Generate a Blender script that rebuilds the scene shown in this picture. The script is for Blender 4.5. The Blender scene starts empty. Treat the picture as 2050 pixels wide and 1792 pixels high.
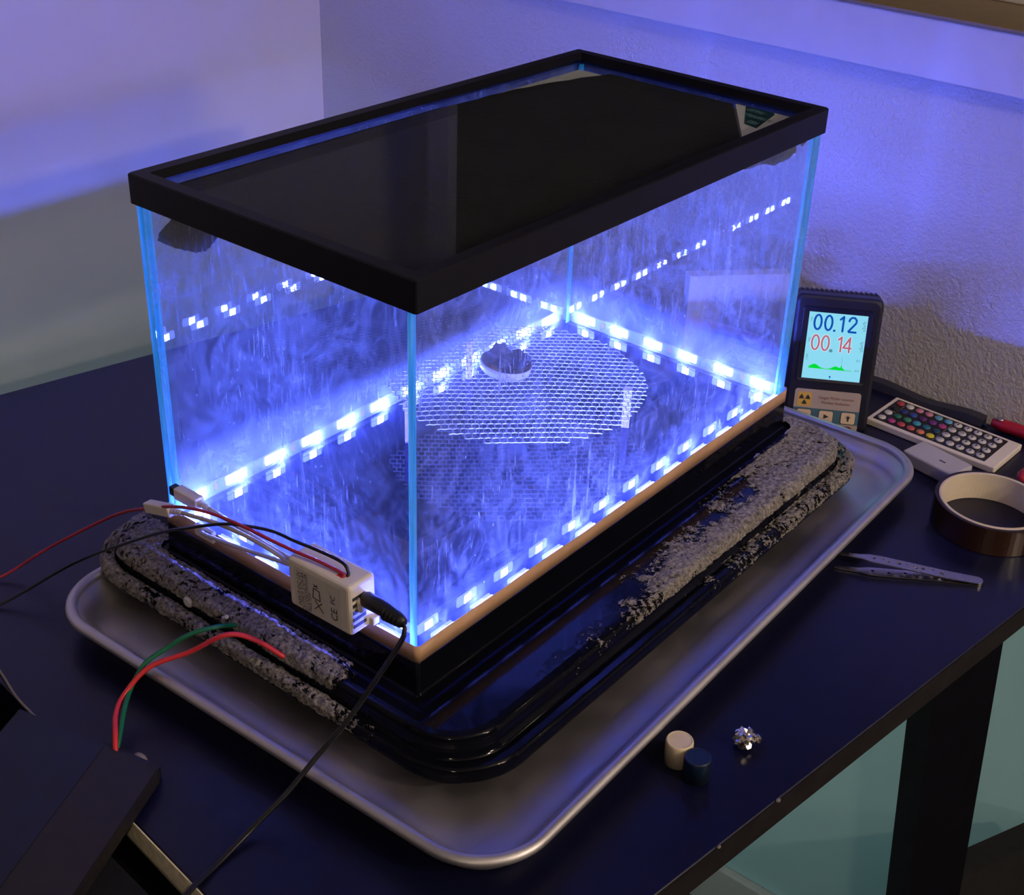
import bpy, bmesh, math, random
import numpy as np
from mathutils import Vector, Matrix, noise

random.seed(7)
scene = bpy.context.scene
COL = scene.collection
PI = math.pi

# ------------------------------------------------------------------ camera
cam_d = bpy.data.cameras.new('camera')
cam = bpy.data.objects.new('camera', cam_d)
COL.objects.link(cam)
cam_d.sensor_width = 36.0
cam_d.lens = 36.0 * 2685.706 / 2050.0
cam_d.shift_x = -(1125.740 - 1025.0) / 2050.0
cam_d.shift_y = -(896.0 - 849.325) / 2050.0
cam_d.clip_start = 0.01
R3 = ((0.6067, -0.7934, 0.0494), (-0.3623, -0.3313, -0.8712), (0.7076, 0.5107, -0.4884))   # right, down, forward
rx, dn, fw = [Vector(v).normalized() for v in R3]
cam.matrix_world = Matrix(((rx.x, -dn.x, -fw.x, -0.52749),
                           (rx.y, -dn.y, -fw.y, -0.49066),
                           (rx.z, -dn.z, -fw.z, 0.59232),
                           (0, 0, 0, 1)))
scene.camera = cam

# ------------------------------------------------------------------ world, lamps, exposure
world = bpy.data.worlds.new('world')
scene.world = world
world.use_nodes = True
world.node_tree.nodes['Background'].inputs[0].default_value = (0.80, 0.80, 1.0, 1)
world.node_tree.nodes['Background'].inputs[1].default_value = 0.012


def lamp(name, loc, power, color, radius):
    d = bpy.data.lights.new(name, 'POINT')
    d.energy = power
    d.color = color
    d.shadow_soft_size = radius
    o = bpy.data.objects.new(name, d)
    o.location = loc
    COL.objects.link(o)
    return o


WARM = (1.0, 0.80, 0.60)
lamp('desk_lamp_light', (0.20, -1.86, 1.075), 34.0, WARM, 0.025)
lamp('floor_lamp_light', (0.40, -2.35, 0.93), 40.0, WARM, 0.11)
lamp('room_lamp_light', (-1.9, -1.3, 1.0), 14.0, WARM, 0.05)

lamp('added_teal_light', (0.12, 0.22, -0.45), 2.2, (0.62, 1.0, 1.0), 0.10)  # unseen lamp added under the table to brighten the lower wall

vs = scene.view_settings
vs.view_transform = 'Standard'
vs.look = 'None'
vs.gamma = 1.0
vs.use_curve_mapping = False
vs.exposure = 0.0
scene.display_settings.display_device = 'sRGB'
cy = scene.cycles
cy.use_denoising = True
cy.use_adaptive_sampling = True
cy.adaptive_threshold = 0.03
cy.max_bounces = 8
cy.diffuse_bounces = 2
cy.glossy_bounces = 5
cy.transmission_bounces = 4
cy.transparent_max_bounces = 26
cy.caustics_reflective = False
cy.caustics_refractive = False
cy.sample_clamp_indirect = 4.0


# ------------------------------------------------------------------ materials
class NT:
    def __init__(self, name):
        self.m = bpy.data.materials.new(name)
        self.m.use_nodes = True
        self.t = self.m.node_tree
        self.t.nodes.clear()
        self.out = self.t.nodes.new('ShaderNodeOutputMaterial')

    def n(self, typ, **kw):
        nd = self.t.nodes.new(typ)
        for k, v in kw.items():
            if k.startswith('i_'):
                key = k[2:]
                key = int(key) if key.isdigit() else key.replace('_', ' ')
                nd.inputs[key].default_value = v
            else:
                setattr(nd, k, v)
        return nd

    def l(self, a, b):
        self.t.links.new(a, b)

    def fin(self, sh):
        self.l(sh, self.out.inputs[0])
        return self.m

    def coord(self, scale=(1, 1, 1), kind='Object'):
        tc = self.n('ShaderNodeTexCoord')
        mp = self.n('ShaderNodeMapping')
        mp.inputs['Scale'].default_value = scale
        self.l(tc.outputs[kind], mp.inputs[0])
        return mp.outputs[0]

    def noise(self, vec, scale, detail=4, rough=0.55, dist=0.0):
        nd = self.n('ShaderNodeTexNoise')
        nd.inputs['Scale'].default_value = scale
        nd.inputs['Detail'].default_value = detail
        nd.inputs['Roughness'].default_value = rough
        nd.inputs['Distortion'].default_value = dist
        self.l(vec, nd.inputs['Vector'])
        return nd.outputs[0]

    def ramp(self, fac, p0, p1, c0=(0, 0, 0, 1), c1=(1, 1, 1, 1)):
        r = self.n('ShaderNodeValToRGB')
        r.color_ramp.elements[0].position = p0
        r.color_ramp.elements[1].position = p1
        r.color_ramp.elements[0].color = c0
        r.color_ramp.elements[1].color = c1
        self.l(fac, r.inputs[0])
        return r.outputs[0]

    def math(self, op, a, b=None):
        nd = self.n('ShaderNodeMath', operation=op)
        for i, v in enumerate((a, b)):
            if v is None:
                continue
            if isinstance(v, (int, float)):
                nd.inputs[i].default_value = v
            else:
                self.l(v, nd.inputs[i])
        return nd.outputs[0]

    def fresnel(self, ior=1.5):
        """straight-through pane: the same reflectance on entering and leaving faces"""
        g = self.n('ShaderNodeNewGeometry')
        k = self.math('ADD', self.math('MULTIPLY', g.outputs['Backfacing'], 1.0 / ior - ior), ior)
        f = self.n('ShaderNodeFresnel')
        self.l(k, f.inputs['IOR'])
        return f.outputs[0]

    def bump(self, h, strength, dist):
        b = self.n('ShaderNodeBump')
        b.inputs['Strength'].default_value = strength
        b.inputs['Distance'].default_value = dist
        self.l(h, b.inputs['Height'])
        return b.outputs[0]

    def pbr(self, color, rough=0.5, metal=0.0, spec=0.5, normal=None, coat=0.0, **kw):
        p = self.n('ShaderNodeBsdfPrincipled')
        if isinstance(color, tuple):
            p.inputs['Base Color'].default_value = (*color, 1)
        else:
            self.l(color, p.inputs['Base Color'])
        if isinstance(rough, (int, float)):
            p.inputs['Roughness'].default_value = rough
        else:
            self.l(rough, p.inputs['Roughness'])
        p.inputs['Metallic'].default_value = metal
        p.inputs['Specular IOR Level'].default_value = spec
        p.inputs['Coat Weight'].default_value = coat
        if normal is not None:
            self.l(normal, p.inputs['Normal'])
        return p.outputs[0]


def plain(name, color, rough=0.5, metal=0.0, spec=0.5, var=0.12, scale=40, bump=0.0, coat=0.0):
    """solid procedural paint/plastic/metal with slight mottling"""
    t = NT(name)
    v = t.coord()
    n1 = t.noise(v, scale, 3)
    lo = tuple(c * (1 - var) for c in color) + (1,)
    hi = tuple(min(1, c * (1 + var)) for c in color) + (1,)
    col = t.ramp(n1, 0.3, 0.7, lo, hi)
    nm = t.bump(t.noise(v, scale * 8, 2), bump, 0.001) if bump else None
    return t.fin(t.pbr(col, rough, metal, spec, nm, coat))


def emit(name, color, strength):
    t = NT(name)
    v = t.coord()
    n1 = t.noise(v, 300, 2)
    col = t.ramp(n1, 0.2, 0.8, tuple(c * 0.97 for c in color) + (1,), tuple(color) + (1,))
    e = t.n('ShaderNodeEmission')
    t.l(col, e.inputs[0])
    e.inputs[1].default_value = strength
    return t.fin(e.outputs[0])


def wall_mat(name, color, bscale, bstr, rough=0.38):
    t = NT(name)
    v = t.coord()
    a = t.noise(v, bscale, 2, 0.4, 0.6)
    b = t.noise(v, bscale * 3.1, 2, 0.5)
    h = t.math('ADD', a, t.math('MULTIPLY', b, 0.30))
    col = t.ramp(t.noise(v, 6, 3), 0.3, 0.7, tuple(c * 0.95 for c in color) + (1,), tuple(color) + (1,))
    return t.fin(t.pbr(col, rough, 0, 0.45, t.bump(h, bstr, 0.0022)))


def glass_mat(name, band):
    t = NT(name)
    tc = t.n('ShaderNodeTexCoord')
    obj = tc.outputs['Object']

    def mp(s, loc=(0, 0, 0)):
        m = t.n('ShaderNodeMapping')
        m.inputs['Scale'].default_value = s
        m.inputs['Location'].default_value = loc
        t.l(obj, m.inputs[0])
        return m.outputs[0]
    # thin vertical runs left by drying alcohol
    runs = t.ramp(t.noise(mp((1, 1, 0.045)), 190, 3, 0.6, 0.5), 0.57, 0.72)
    runs2 = t.ramp(t.noise(mp((1, 1, 0.09), (3, 1, 2)), 420, 2, 0.5, 0.9), 0.60, 0.70)
    where = t.ramp(t.noise(mp((1, 1, 1)), 9, 3, 0.6, 0.4), 0.50, 0.70)
    where2 = t.ramp(t.noise(mp((1, 1, 1), (4, 4, 4)), 13, 3, 0.6, 0.4), 0.48, 0.68)
    # wiped, swirling smears
    sm = t.ramp(t.noise(mp((1, 1, 0.7), (7, 2, 5)), 24, 8, 0.72, 3.2), 0.47, 0.66)
    sm2 = t.ramp(t.noise(mp((0.55, 0.55, 1.5), (1, 9, 3)), 55, 5, 0.7, 1.6), 0.52, 0.70)
    film = t.ramp(t.noise(mp((1, 1, 1), (2, 6, 1)), 6, 4, 0.6, 0.5), 0.30, 0.72)
    # droplets and specks
    vo = t.n('ShaderNodeTexVoronoi')
    vo.inputs['Scale'].default_value = 120
    t.l(mp((1, 1, 0.8)), vo.inputs['Vector'])
    drops = t.ramp(vo.outputs['Distance'], 0.05, 0.13, (1, 1, 1, 1), (0, 0, 0, 1))
    dr = t.math('MULTIPLY', drops, t.ramp(t.noise(mp((1, 1, 1), (5, 5, 9)), 30, 2), 0.56, 0.66))
    s = t.math('MULTIPLY', t.math('MULTIPLY', runs, where), 0.46)
    s = t.math('ADD', s, t.math('MULTIPLY', t.math('MULTIPLY', runs2, where2), 0.55))
    s = t.math('ADD', s, t.math('MULTIPLY', sm, 0.20))
    s = t.math('ADD', s, t.math('MULTIPLY', t.math('MULTIPLY', sm2, where), 0.30))
    s = t.math('ADD', s, t.math('MULTIPLY', film, 0.05))
    s = t.math('ADD', s, t.math('MULTIPLY', dr, 0.60))
    s = t.math('ADD', s, 0.016)
    # band of condensed alcohol along the foot of the glass
    sep = t.n('ShaderNodeSeparateXYZ')
    t.l(obj, sep.inputs[0])
    zz = t.math('ADD', sep.outputs[2], t.math('MULTIPLY', t.noise(mp((1, 1, 0.2), (8, 3, 1)), 40, 4, 0.6), 0.020))
    bnd = t.ramp(zz, 0.048, 0.066, (1, 1, 1, 1), (0, 0, 0, 1))
    s = t.math('ADD', s, t.math('MULTIPLY', bnd, band))
    # dirt thinned at the foot to cut the glow beside the LEDs
    s = t.math('MULTIPLY', s, t.ramp(zz, 0.018, 0.040, (0.10, 0.10, 0.10, 1), (1, 1, 1, 1)))
    s = t.math('MINIMUM', s, 0.80)
    tr = t.n('ShaderNodeBsdfTransparent')
    tr.inputs[0].default_value = (0.94, 0.975, 0.985, 1)
    gl = t.n('ShaderNodeBsdfGlossy')
    gl.inputs['Roughness'].default_value = 0.0
    mx = t.n('ShaderNodeMixShader')
    t.l(t.fresnel(), mx.inputs[0])
    t.l(tr.outputs[0], mx.inputs[1])
    t.l(gl.outputs[0], mx.inputs[2])
    df = t.n('ShaderNodeBsdfDiffuse')
    df.inputs[0].default_value = (0.62, 0.70, 0.78, 1)
    tl = t.n('ShaderNodeBsdfTranslucent')
    tl.inputs[0].default_value = (0.62, 0.72, 0.80, 1)
    md = t.n('ShaderNodeMixShader')
    md.inputs[0].default_value = 0.5
    t.l(df.outputs[0], md.inputs[1])
    t.l(tl.outputs[0], md.inputs[2])
    m2 = t.n('ShaderNodeMixShader')
    t.l(s, m2.inputs[0])
    t.l(mx.outputs[0], m2.inputs[1])
    t.l(md.outputs[0], m2.inputs[2])
    return t.fin(m2.outputs[0])


def edge_mat():
    """ground glass edge: translucent blue-green"""
    t = NT('ground_glass_edge')
    v = t.coord((1, 1, 0.06))
    c = t.ramp(t.noise(v, 260, 3, 0.6), 0.35, 0.65, (0.10, 0.62, 0.90, 1), (0.45, 0.95, 1.0, 1))
    df = t.n('ShaderNodeBsdfDiffuse')
    tl = t.n('ShaderNodeBsdfTranslucent')
    t.l(c, df.inputs[0])
    t.l(c, tl.inputs[0])
    md = t.n('ShaderNodeMixShader')
    md.inputs[0].default_value = 0.7
    t.l(df.outputs[0], md.inputs[1])
    t.l(tl.outputs[0], md.inputs[2])
    # emission added to stand for light piped out at the ground edge
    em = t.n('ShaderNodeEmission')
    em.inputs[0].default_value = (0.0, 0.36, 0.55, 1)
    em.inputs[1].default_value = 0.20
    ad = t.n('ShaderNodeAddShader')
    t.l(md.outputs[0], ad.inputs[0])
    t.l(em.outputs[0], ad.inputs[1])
    return t.fin(ad.outputs[0])


def frost_mat():
    t = NT('frost_crust')
    v = t.coord()
    at = t.n('ShaderNodeAttribute', attribute_name='thick')
    th = at.outputs['Fac']
    a = t.noise(v, 300, 5, 0.7, 0.3)
    c = t.ramp(a, 0.36, 0.66, (0.11, 0.10, 0.10, 1), (0.66, 0.60, 0.55, 1))
    h = t.noise(v, 520, 4, 0.75)
    grain = t.noise(v, 900, 3, 0.7)
    clump = t.noise(v, 170, 3, 0.6)
    k = t.math('ADD', t.math('MULTIPLY', th, 1.9), t.math('ADD', t.math('MULTIPLY', grain, 1.3), t.math('MULTIPLY', t.math('SUBTRACT', clump, 0.5), 1.1)))
    al = t.ramp(k, 0.72, 1.02)
    sh = t.pbr(c, 0.75, 0, 0.4, t.bump(t.math('ADD', h, t.math('MULTIPLY', clump, 0.8)), 1.0, 0.003))
    tr = t.n('ShaderNodeBsdfTransparent')
    mx = t.n('ShaderNodeMixShader')
    t.l(al, mx.inputs[0])
    t.l(tr.outputs[0], mx.inputs[1])
    t.l(sh, mx.inputs[2])
    return t.fin(mx.outputs[0])


def brushed(name, color, rough, aniso=(1, 1, 1), bscale=220):
    t = NT(name)
    v = t.coord(aniso)
    a = t.noise(v, bscale, 4, 0.6)
    rr = t.ramp(t.noise(t.coord(), 14, 4, 0.6), 0.3, 0.75, (rough * 0.85,) * 3 + (1,), (rough * 1.25,) * 3 + (1,))
    col = t.ramp(t.noise(t.coord(), 9, 5, 0.65), 0.3, 0.75, tuple(c * 0.86 for c in color) + (1,), tuple(color) + (1,))
    return t.fin(t.pbr(col, rr, 1.0, 0.5, t.bump(a, 0.10, 0.0006)))


M = {}
M['wall_back'] = wall_mat('textured_wall_paint', (0.64, 0.61, 0.60), 210, 0.65)
M['wall_left'] = wall_mat('smooth_wall_paint', (0.64, 0.61, 0.60), 110, 0.06, 0.5)
M['wall_low'] = wall_mat('teal_lit_wall_paint', (0.55, 0.82, 0.85), 110, 0.08, 0.5)  # teal light under the table is painted into this wall colour
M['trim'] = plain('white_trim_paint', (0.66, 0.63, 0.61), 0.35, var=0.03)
M['sill'] = plain('dim_lit_sill_paint', (0.24, 0.18, 0.11), 0.5, var=0.05)  # white paint darkened to brown in place of dim warm light
M['floor'] = plain('dark_carpet', (0.05, 0.05, 0.055), 0.95, var=0.4, scale=300, bump=0.5)
M['ceiling'] = plain('ceiling_paint', (0.72, 0.70, 0.68), 0.9, var=0.03)
M['night'] = plain('night_window_glass', (0.01, 0.01, 0.012), 0.08)
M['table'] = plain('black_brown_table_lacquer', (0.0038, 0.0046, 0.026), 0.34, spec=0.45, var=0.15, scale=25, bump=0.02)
M['table_edge'] = plain('worn_table_edge', (0.016, 0.013, 0.015), 0.7, spec=0.10, var=0.2, scale=60)
M['bare'] = plain('bare_fibreboard', (0.85, 0.76, 0.55), 0.8, var=0.2, scale=160)
M['pan'] = brushed('sheet_pan_aluminium', (0.70, 0.67, 0.70), 0.50)
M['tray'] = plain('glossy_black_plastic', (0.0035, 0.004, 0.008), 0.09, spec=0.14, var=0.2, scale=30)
M['foam'] = plain('black_foam', (0.005, 0.005, 0.008), 0.95, spec=0.02)
M['frost'] = frost_mat()
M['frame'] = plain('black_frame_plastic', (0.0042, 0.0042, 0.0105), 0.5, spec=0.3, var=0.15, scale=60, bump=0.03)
M['glass'] = glass_mat('dirty_glass', 0.0)
M['glass_far'] = glass_mat('dirty_glass_wet_foot', 0.20)
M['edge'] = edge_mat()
M['felt'] = plain('black_felt', (0.007, 0.006, 0.007), 0.95, var=0.5, scale=18, bump=0.6)
M['silicone'] = plain('black_silicone', (0.006, 0.010, 0.010), 0.35, var=0.3, scale=90, bump=0.4)
M['chamber'] = plain('black_chamber_floor', (0.006, 0.007, 0.012), 0.035, spec=0.6, var=0.2, scale=30)
LEDC = (0.10, 0.13, 1.0)
M['led'] = emit('white_led_glare', LEDC, 60.0)  # glowing pad stands for the glare around each chip
M['chip'] = emit('white_led_chip', LEDC, 5300.0)
M['strip'] = plain('white_strip_board', (0.30, 0.30, 0.32), 0.4, var=0.03)
M['strip_back'] = plain('tan_adhesive_backing', (0.60, 0.36, 0.22), 0.5, var=0.12, scale=30)
M['copper'] = plain('copper_pad', (0.80, 0.35, 0.22), 0.4, 0.6)
M['white'] = plain('white_plastic', (0.84, 0.76, 0.68), 0.4, var=0.04)
M['white_cap'] = plain('cream_plastic', (0.74, 0.62, 0.44), 0.5, var=0.05)
M['blue_cap'] = plain('blue_plastic', (0.002, 0.013, 0.042), 0.45, var=0.1)
M['label'] = plain('pale_label', (0.72, 0.66, 0.62), 0.6, var=0.03)
M['print'] = plain('dark_print', (0.03, 0.03, 0.04), 0.7)
M['black'] = plain('black_rubber', (0.010, 0.010, 0.014), 0.45, var=0.15)
M['red_wire'] = plain('red_wire_insulation', (0.75, 0.035, 0.045), 0.38, var=0.05)
M['green_wire'] = plain('green_wire_insulation', (0.004, 0.16, 0.065), 0.4, var=0.05)
M['dark_red_wire'] = plain('dark_red_wire_insulation', (0.45, 0.03, 0.06), 0.45, var=0.05)
M['black_wire'] = plain('black_wire_insulation', (0.008, 0.008, 0.010), 0.35)
M['grey_wire'] = plain('white_cable_sheath', (0.60, 0.55, 0.55), 0.4, var=0.04)
M['steel'] = brushed('steel', (0.55, 0.52, 0.50), 0.26, (1, 6, 1))
M['mesh'] = plain('galvanised_wire', (0.72, 0.70, 0.72), 0.45, 0.25, var=0.05)
M['leg_strip'] = plain('folded_tape_leg', (0.34, 0.24, 0.46), 0.5, var=0.05)
M['dish'] = plain('pale_dish_plastic', (0.72, 0.70, 0.72), 0.35, var=0.05)
M['ore'] = plain('dark_ore', (0.035, 0.037, 0.05), 0.35, var=0.6, scale=150, bump=0.6)
M['tan'] = plain('tan_stone', (0.42, 0.28, 0.18), 0.6, var=0.2, scale=120)
M['foil'] = brushed('silvery_metal_nugget', (0.75, 0.70, 0.62), 0.22)
M['brass'] = plain('brass', (0.85, 0.60, 0.16), 0.25, 1.0)
M['kapton'] = plain('amber_film', (0.035, 0.012, 0.006), 0.16, spec=0.7, var=0.1, scale=20, coat=0.5)
M['kapton_side'] = plain('amber_film_edge', (0.018, 0.010, 0.010), 0.5, var=0.2)
M['card'] = plain('cream_cardboard_core', (0.72, 0.62, 0.48), 0.7, var=0.05)
M['geiger'] = plain('dark_grey_blue_plastic', (0.0065, 0.0065, 0.020), 0.42, var=0.12, scale=60)
M['screen'] = emit('lit_screen', (0.27, 0.72, 0.92), 0.98)
M['digit_blue'] = emit('blue_digits', (0.004, 0.075, 0.44), 1.0)
M['digit_red'] = emit('red_digits', (0.46, 0.14, 0.20), 1.0)
M['digit_glow'] = emit('bright_screen_halo', (0.72, 0.88, 1.0), 1.0)
M['graph'] = emit('green_graph', (0.0, 0.72, 0.04), 1.0)
M['grey_digit'] = emit('grey_screen_print', (0.10, 0.27, 0.36), 1.0)
M['g_label'] = plain('beige_label', (0.46, 0.37, 0.31), 0.6, var=0.03)
M['g_teal'] = plain('teal_print', (0.055, 0.15, 0.19), 0.6, var=0.05)
M['g_yellow'] = plain('yellow_print', (0.72, 0.44, 0.07), 0.6, var=0.04)
M['g_button'] = plain('cream_button', (0.78, 0.60, 0.38), 0.5, var=0.03)
M['g_red'] = plain('dark_red_print', (0.22, 0.06, 0.06), 0.6)
M['g_crimson'] = plain('crimson_button', (0.18, 0.008, 0.012), 0.5)
M['paper'] = plain('white_paper', (0.66, 0.58, 0.55), 0.8, var=0.04)
M['faint_print'] = plain('faint_print', (0.34, 0.29, 0.32), 0.8)
M['sticker'] = plain('sticker_paper', (0.85, 0.80, 0.86), 0.6, var=0.05)
M['sticker_teal'] = plain('sticker_dark_teal', (0.008, 0.060, 0.090), 0.5, var=0.1)
M['sticker_text'] = plain('sticker_text', (0.30, 0.50, 0.56), 0.6)
M['red_handle'] = plain('red_handle_plastic', (0.42, 0.012, 0.03), 0.35, var=0.05)
M['cab'] = plain('dark_grey_cabinet_laminate', (0.012, 0.012, 0.015), 0.9, spec=0.15, var=0.15, scale=120)
M['box_brown'] = plain('dark_brown_case', (0.014, 0.011, 0.012), 0.55, var=0.2, scale=120)
M['box_navy'] = plain('dark_navy_label', (0.004, 0.008, 0.028), 0.5, var=0.2)
M['grey_dull'] = plain('grey_putty', (0.20, 0.18, 0.17), 0.7)
M['wall_white_gap'] = plain('white_gap_fill', (0.85, 0.83, 0.88), 0.6, var=0.1, scale=40)


# ------------------------------------------------------------------ mesh helpers
def link(name, mesh, mat=None, parent=None, smooth=False):
    o = bpy.data.objects.new(name, mesh)
    COL.objects.link(o)
    if mat is not None:
        for m in (mat if isinstance(mat, (list, tuple)) else [mat]):
            mesh.materials.append(m)
    if parent is not None:
        o.parent = parent
    if smooth:
        for p in mesh.polygons:
            p.use_smooth = True
    return o


def from_bm(name, bm, mat=None, parent=None, smooth=False):
    me = bpy.data.meshes.new(name)
    bmesh.ops.recalc_face_normals(bm, faces=bm.faces)
    bm.to_mesh(me)
    bm.free()
    return link(name, me, mat, parent, smooth)


def from_py(name, v, f, mat=None, parent=None, smooth=False):
    me = bpy.data.meshes.new(name)
    me.from_pydata([tuple(map(float, p)) for p in v], [], f)
    me.update()
    return link(name, me, mat, parent, smooth)


def tag(o, label=None, cat=None, group=None, kind=None):
    if label: o['label'] = label
    if cat: o['category'] = cat
    if group: o['group'] = group
    if kind: o['kind'] = kind
    return o


def empty(name, loc=(0, 0, 0), mat=None):
    o = bpy.data.objects.new(name, None)
    COL.objects.link(o)
    o.empty_display_size = 0.02
    if mat is not None:
        o.matrix_world = mat
    else:
        o.location = loc
    return o


def box_bm(lo, hi, bevel=0.0, seg=2, bm=None):
    own = bm is None
    b = bmesh.new()
    bmesh.ops.create_cube(b, size=1)
    lo, hi = Vector(lo), Vector(hi)
    for v in b.verts:
        v.co = Vector((lo[i] + (v.co[i] + 0.5) * (hi[i] - lo[i]) for i in range(3)))
    if bevel:
        bmesh.ops.bevel(b, geom=list(b.edges), offset=bevel, segments=seg, affect='EDGES', profile=0.5)
    if own:
        return b
    me = bpy.data.meshes.new('tmp')
    b.to_mesh(me); b.free()
    bm.from_mesh(me)
    bpy.data.meshes.remove(me)
    return bm


def tube_bm(pts, r, n=8, bm=None, cap=True, radii=None):
    bm = bm or bmesh.new()
    pts = [Vector(p) for p in pts]
    rings = []
    up = Vector((0.13, 0.21, 0.97))
    for i, p in enumerate(pts):
        t = (pts[min(i + 1, len(pts) - 1)] - pts[max(i - 1, 0)]).normalized()
        a = t.cross(up)
        if a.length < 1e-4:
            a = t.cross(Vector((1, 0, 0)))
        a.normalize()
        b = a.cross(t).normalized()
        rr = radii[i] if radii else r
        rings.append([bm.verts.new(p + a * (rr * math.cos(2 * PI * k / n)) + b * (rr * math.sin(2 * PI * k / n))) for k in range(n)])
    for i in range(len(rings) - 1):
        for k in range(n):
            bm.faces.new((rings[i][k], rings[i][(k + 1) % n], rings[i + 1][(k + 1) % n], rings[i + 1][k]))
    if cap:
        bm.faces.new(rings[0][::-1])
        bm.faces.new(rings[-1])
    return bm


def spline(pts, per=8):
    """Catmull-Rom through the points"""
    P = [Vector(p) for p in pts]
    P = [P[0] * 2 - P[1]] + P + [P[-1] * 2 - P[-2]]
    out = []
    for i in range(1, len(P) - 2):
        for k in range(per):
            t = k / per
            a, b, c, d = P[i - 1], P[i], P[i + 1], P[i + 2]
            out.append(0.5 * ((2 * b) + (c - a) * t + (2 * a - 5 * b + 4 * c - d) * t * t + (3 * b - a - 3 * c + d) * t ** 3))
    out.append(P[-2])
    return out


def lathe_bm(prof, n=40, center=(0, 0, 0), closed=False):
    """prof: list of (r, z)"""
    bm = bmesh.new()
    c = Vector(center)
    rings = []
    for r, z in prof:
        if r < 1e-6:
            rings.append([bm.verts.new(c + Vector((0, 0, z)))])
        else:
            rings.append([bm.verts.new(c + Vector((r * math.cos(2 * PI * k / n), r * math.sin(2 * PI * k / n), z))) for k in range(n)])
    m = len(rings)
    for i in range(m if closed else m - 1):
        a, b = rings[i], rings[(i + 1) % m]
        for k in range(n):
            k2 = (k + 1) % n
            if len(a) == 1 and len(b) == 1:
                continue
            if len(a) == 1:
                bm.faces.new((a[0], b[k], b[k2]))
            elif len(b) == 1:
                bm.faces.new((a[k], b[0], a[k2]))
            else:
                bm.faces.new((a[k], b[k], b[k2], a[k2]))
    return bm


def rrect(x0, y0, x1, y1, r, nc=8, nx=1, ny=1):
    """closed rounded rectangle, fixed vertex count: counter-clockwise from bottom side"""
    pts = []
    r = max(r, 1e-5)
    sides = [((x0 + r, y0), (x1 - r, y0), nx, (x1 - r, y0 + r), -90),
             ((x1, y0 + r), (x1, y1 - r), ny, (x1 - r, y1 - r), 0),
             ((x1 - r, y1), (x0 + r, y1), nx, (x0 + r, y1 - r), 90),
             ((x0, y1 - r), (x0, y0 + r), ny, (x0 + r, y0 + r), 180)]
    for a, b, n, c, a0 in sides:
        for k in range(n):
            t = k / n
            pts.append((a[0] + (b[0] - a[0]) * t, a[1] + (b[1] - a[1]) * t))
        for k in range(nc):
            th = math.radians(a0 + 90 * k / nc)
            pts.append((c[0] + r * math.cos(th), c[1] + r * math.sin(th)))
    return pts


def loft(rings, close_first=False, close_last=False, bm=None):
    """rings: list of lists of 3D points, same count, each closed"""
    bm = bm or bmesh.new()
    V = [[bm.verts.new(p) for p in r] for r in rings]
    n = len(V[0])
    for i in range(len(V) - 1):
        for k in range(n):
            bm.faces.new((V[i][k], V[i][(k + 1) % n], V[i + 1][(k + 1) % n], V[i + 1][k]))
    if close_first: bm.faces.new(V[0][::-1])
    if close_last: bm.faces.new(V[-1])
    return bm


def slab_bm(pts2, z0, z1, bm=None, to3=None):
    """extruded polygon"""
    bm = bm or bmesh.new()
    f3 = to3 or (lambda x, y, z: (x, y, z))
    a = [bm.verts.new(f3(x, y, z0)) for x, y in pts2]
    b = [bm.verts.new(f3(x, y, z1)) for x, y in pts2]
    n = len(a)
    bm.faces.new(a[::-1])
    bm.faces.new(b)
    for k in range(n):
        bm.faces.new((a[k], a[(k + 1) % n], b[(k + 1) % n], b[k]))
    return bm


def text_mesh(s, size, align='CENTER', depth=0.0):
    cu = bpy.data.curves.new('text', 'FONT')
    cu.body = s
    cu.size = size
    cu.align_x = align
    cu.align_y = 'CENTER'
    cu.extrude = depth
    cu.resolution_u = 4
    o = bpy.data.objects.new('tmp_text', cu)
    COL.objects.link(o)
    bpy.context.view_layer.update()
    me = bpy.data.meshes.new_from_object(o.evaluated_get(bpy.context.evaluated_depsgraph_get()))
    bpy.data.objects.remove(o)
    bpy.data.curves.remove(cu)
    return me


def text_part(name, s, size, mat, parent, M4, align='CENTER', sx=1.0, depth=0.00015):
    me = text_mesh(s, size, align, depth)
    me.transform(Matrix.Diagonal((sx, 1, 1, 1)))
    me.materials.clear()
    me.transform(M4)
    return link(name, me, mat, parent)


def frame4(o, x, y, z):
    x, y, z = Vector(x), Vector(y), Vector(z)
    return Matrix(((x.x, y.x, z.x, o[0]), (x.y, y.y, z.y, o[1]), (x.z, y.z, z.z, o[2]), (0, 0, 0, 1)))


# ================================================================== the setting
TZ = -0.077          # table top
FZ = -0.975          # floor
WX = 0.753           # back wall
WY = 0.874           # left wall
bm = box_bm((-3.0, -3.2, FZ - 0.05), (1.3, WY + 0.1, FZ))
tag(from_bm('floor', bm, M['floor']), kind='structure')
bm = box_bm((-3.0, -3.2, 1.55), (1.3, WY + 0.1, 1.6))
tag(from_bm('ceiling', bm, M['ceiling']), kind='structure')
bm = box_bm((-3.0, WY, FZ), (WX + 0.3, WY + 0.1, 1.55))
tag(from_bm('wall_left', bm, M['wall_left']), kind='structure')
bm = box_bm((WX, -1.6, -0.30), (WX + 0.30, WY, 0.262))
box_bm((WX, -1.6, 1.25), (WX + 0.30, WY, 1.55), bm=bm)
box_bm((WX + 0.16, 0.78, 0.262), (WX + 0.30, WY, 1.25), bm=bm)
tag(from_bm('wall_back', bm, M['wall_back']), kind='structure')
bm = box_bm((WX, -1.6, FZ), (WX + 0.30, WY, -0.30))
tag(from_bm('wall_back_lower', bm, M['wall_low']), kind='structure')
bm = box_bm((WX - 0.014, -1.6, FZ), (WX, WY, FZ + 0.082), 0.003)
tag(from_bm('baseboard_back', bm, M['trim']), kind='structure')
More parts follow.
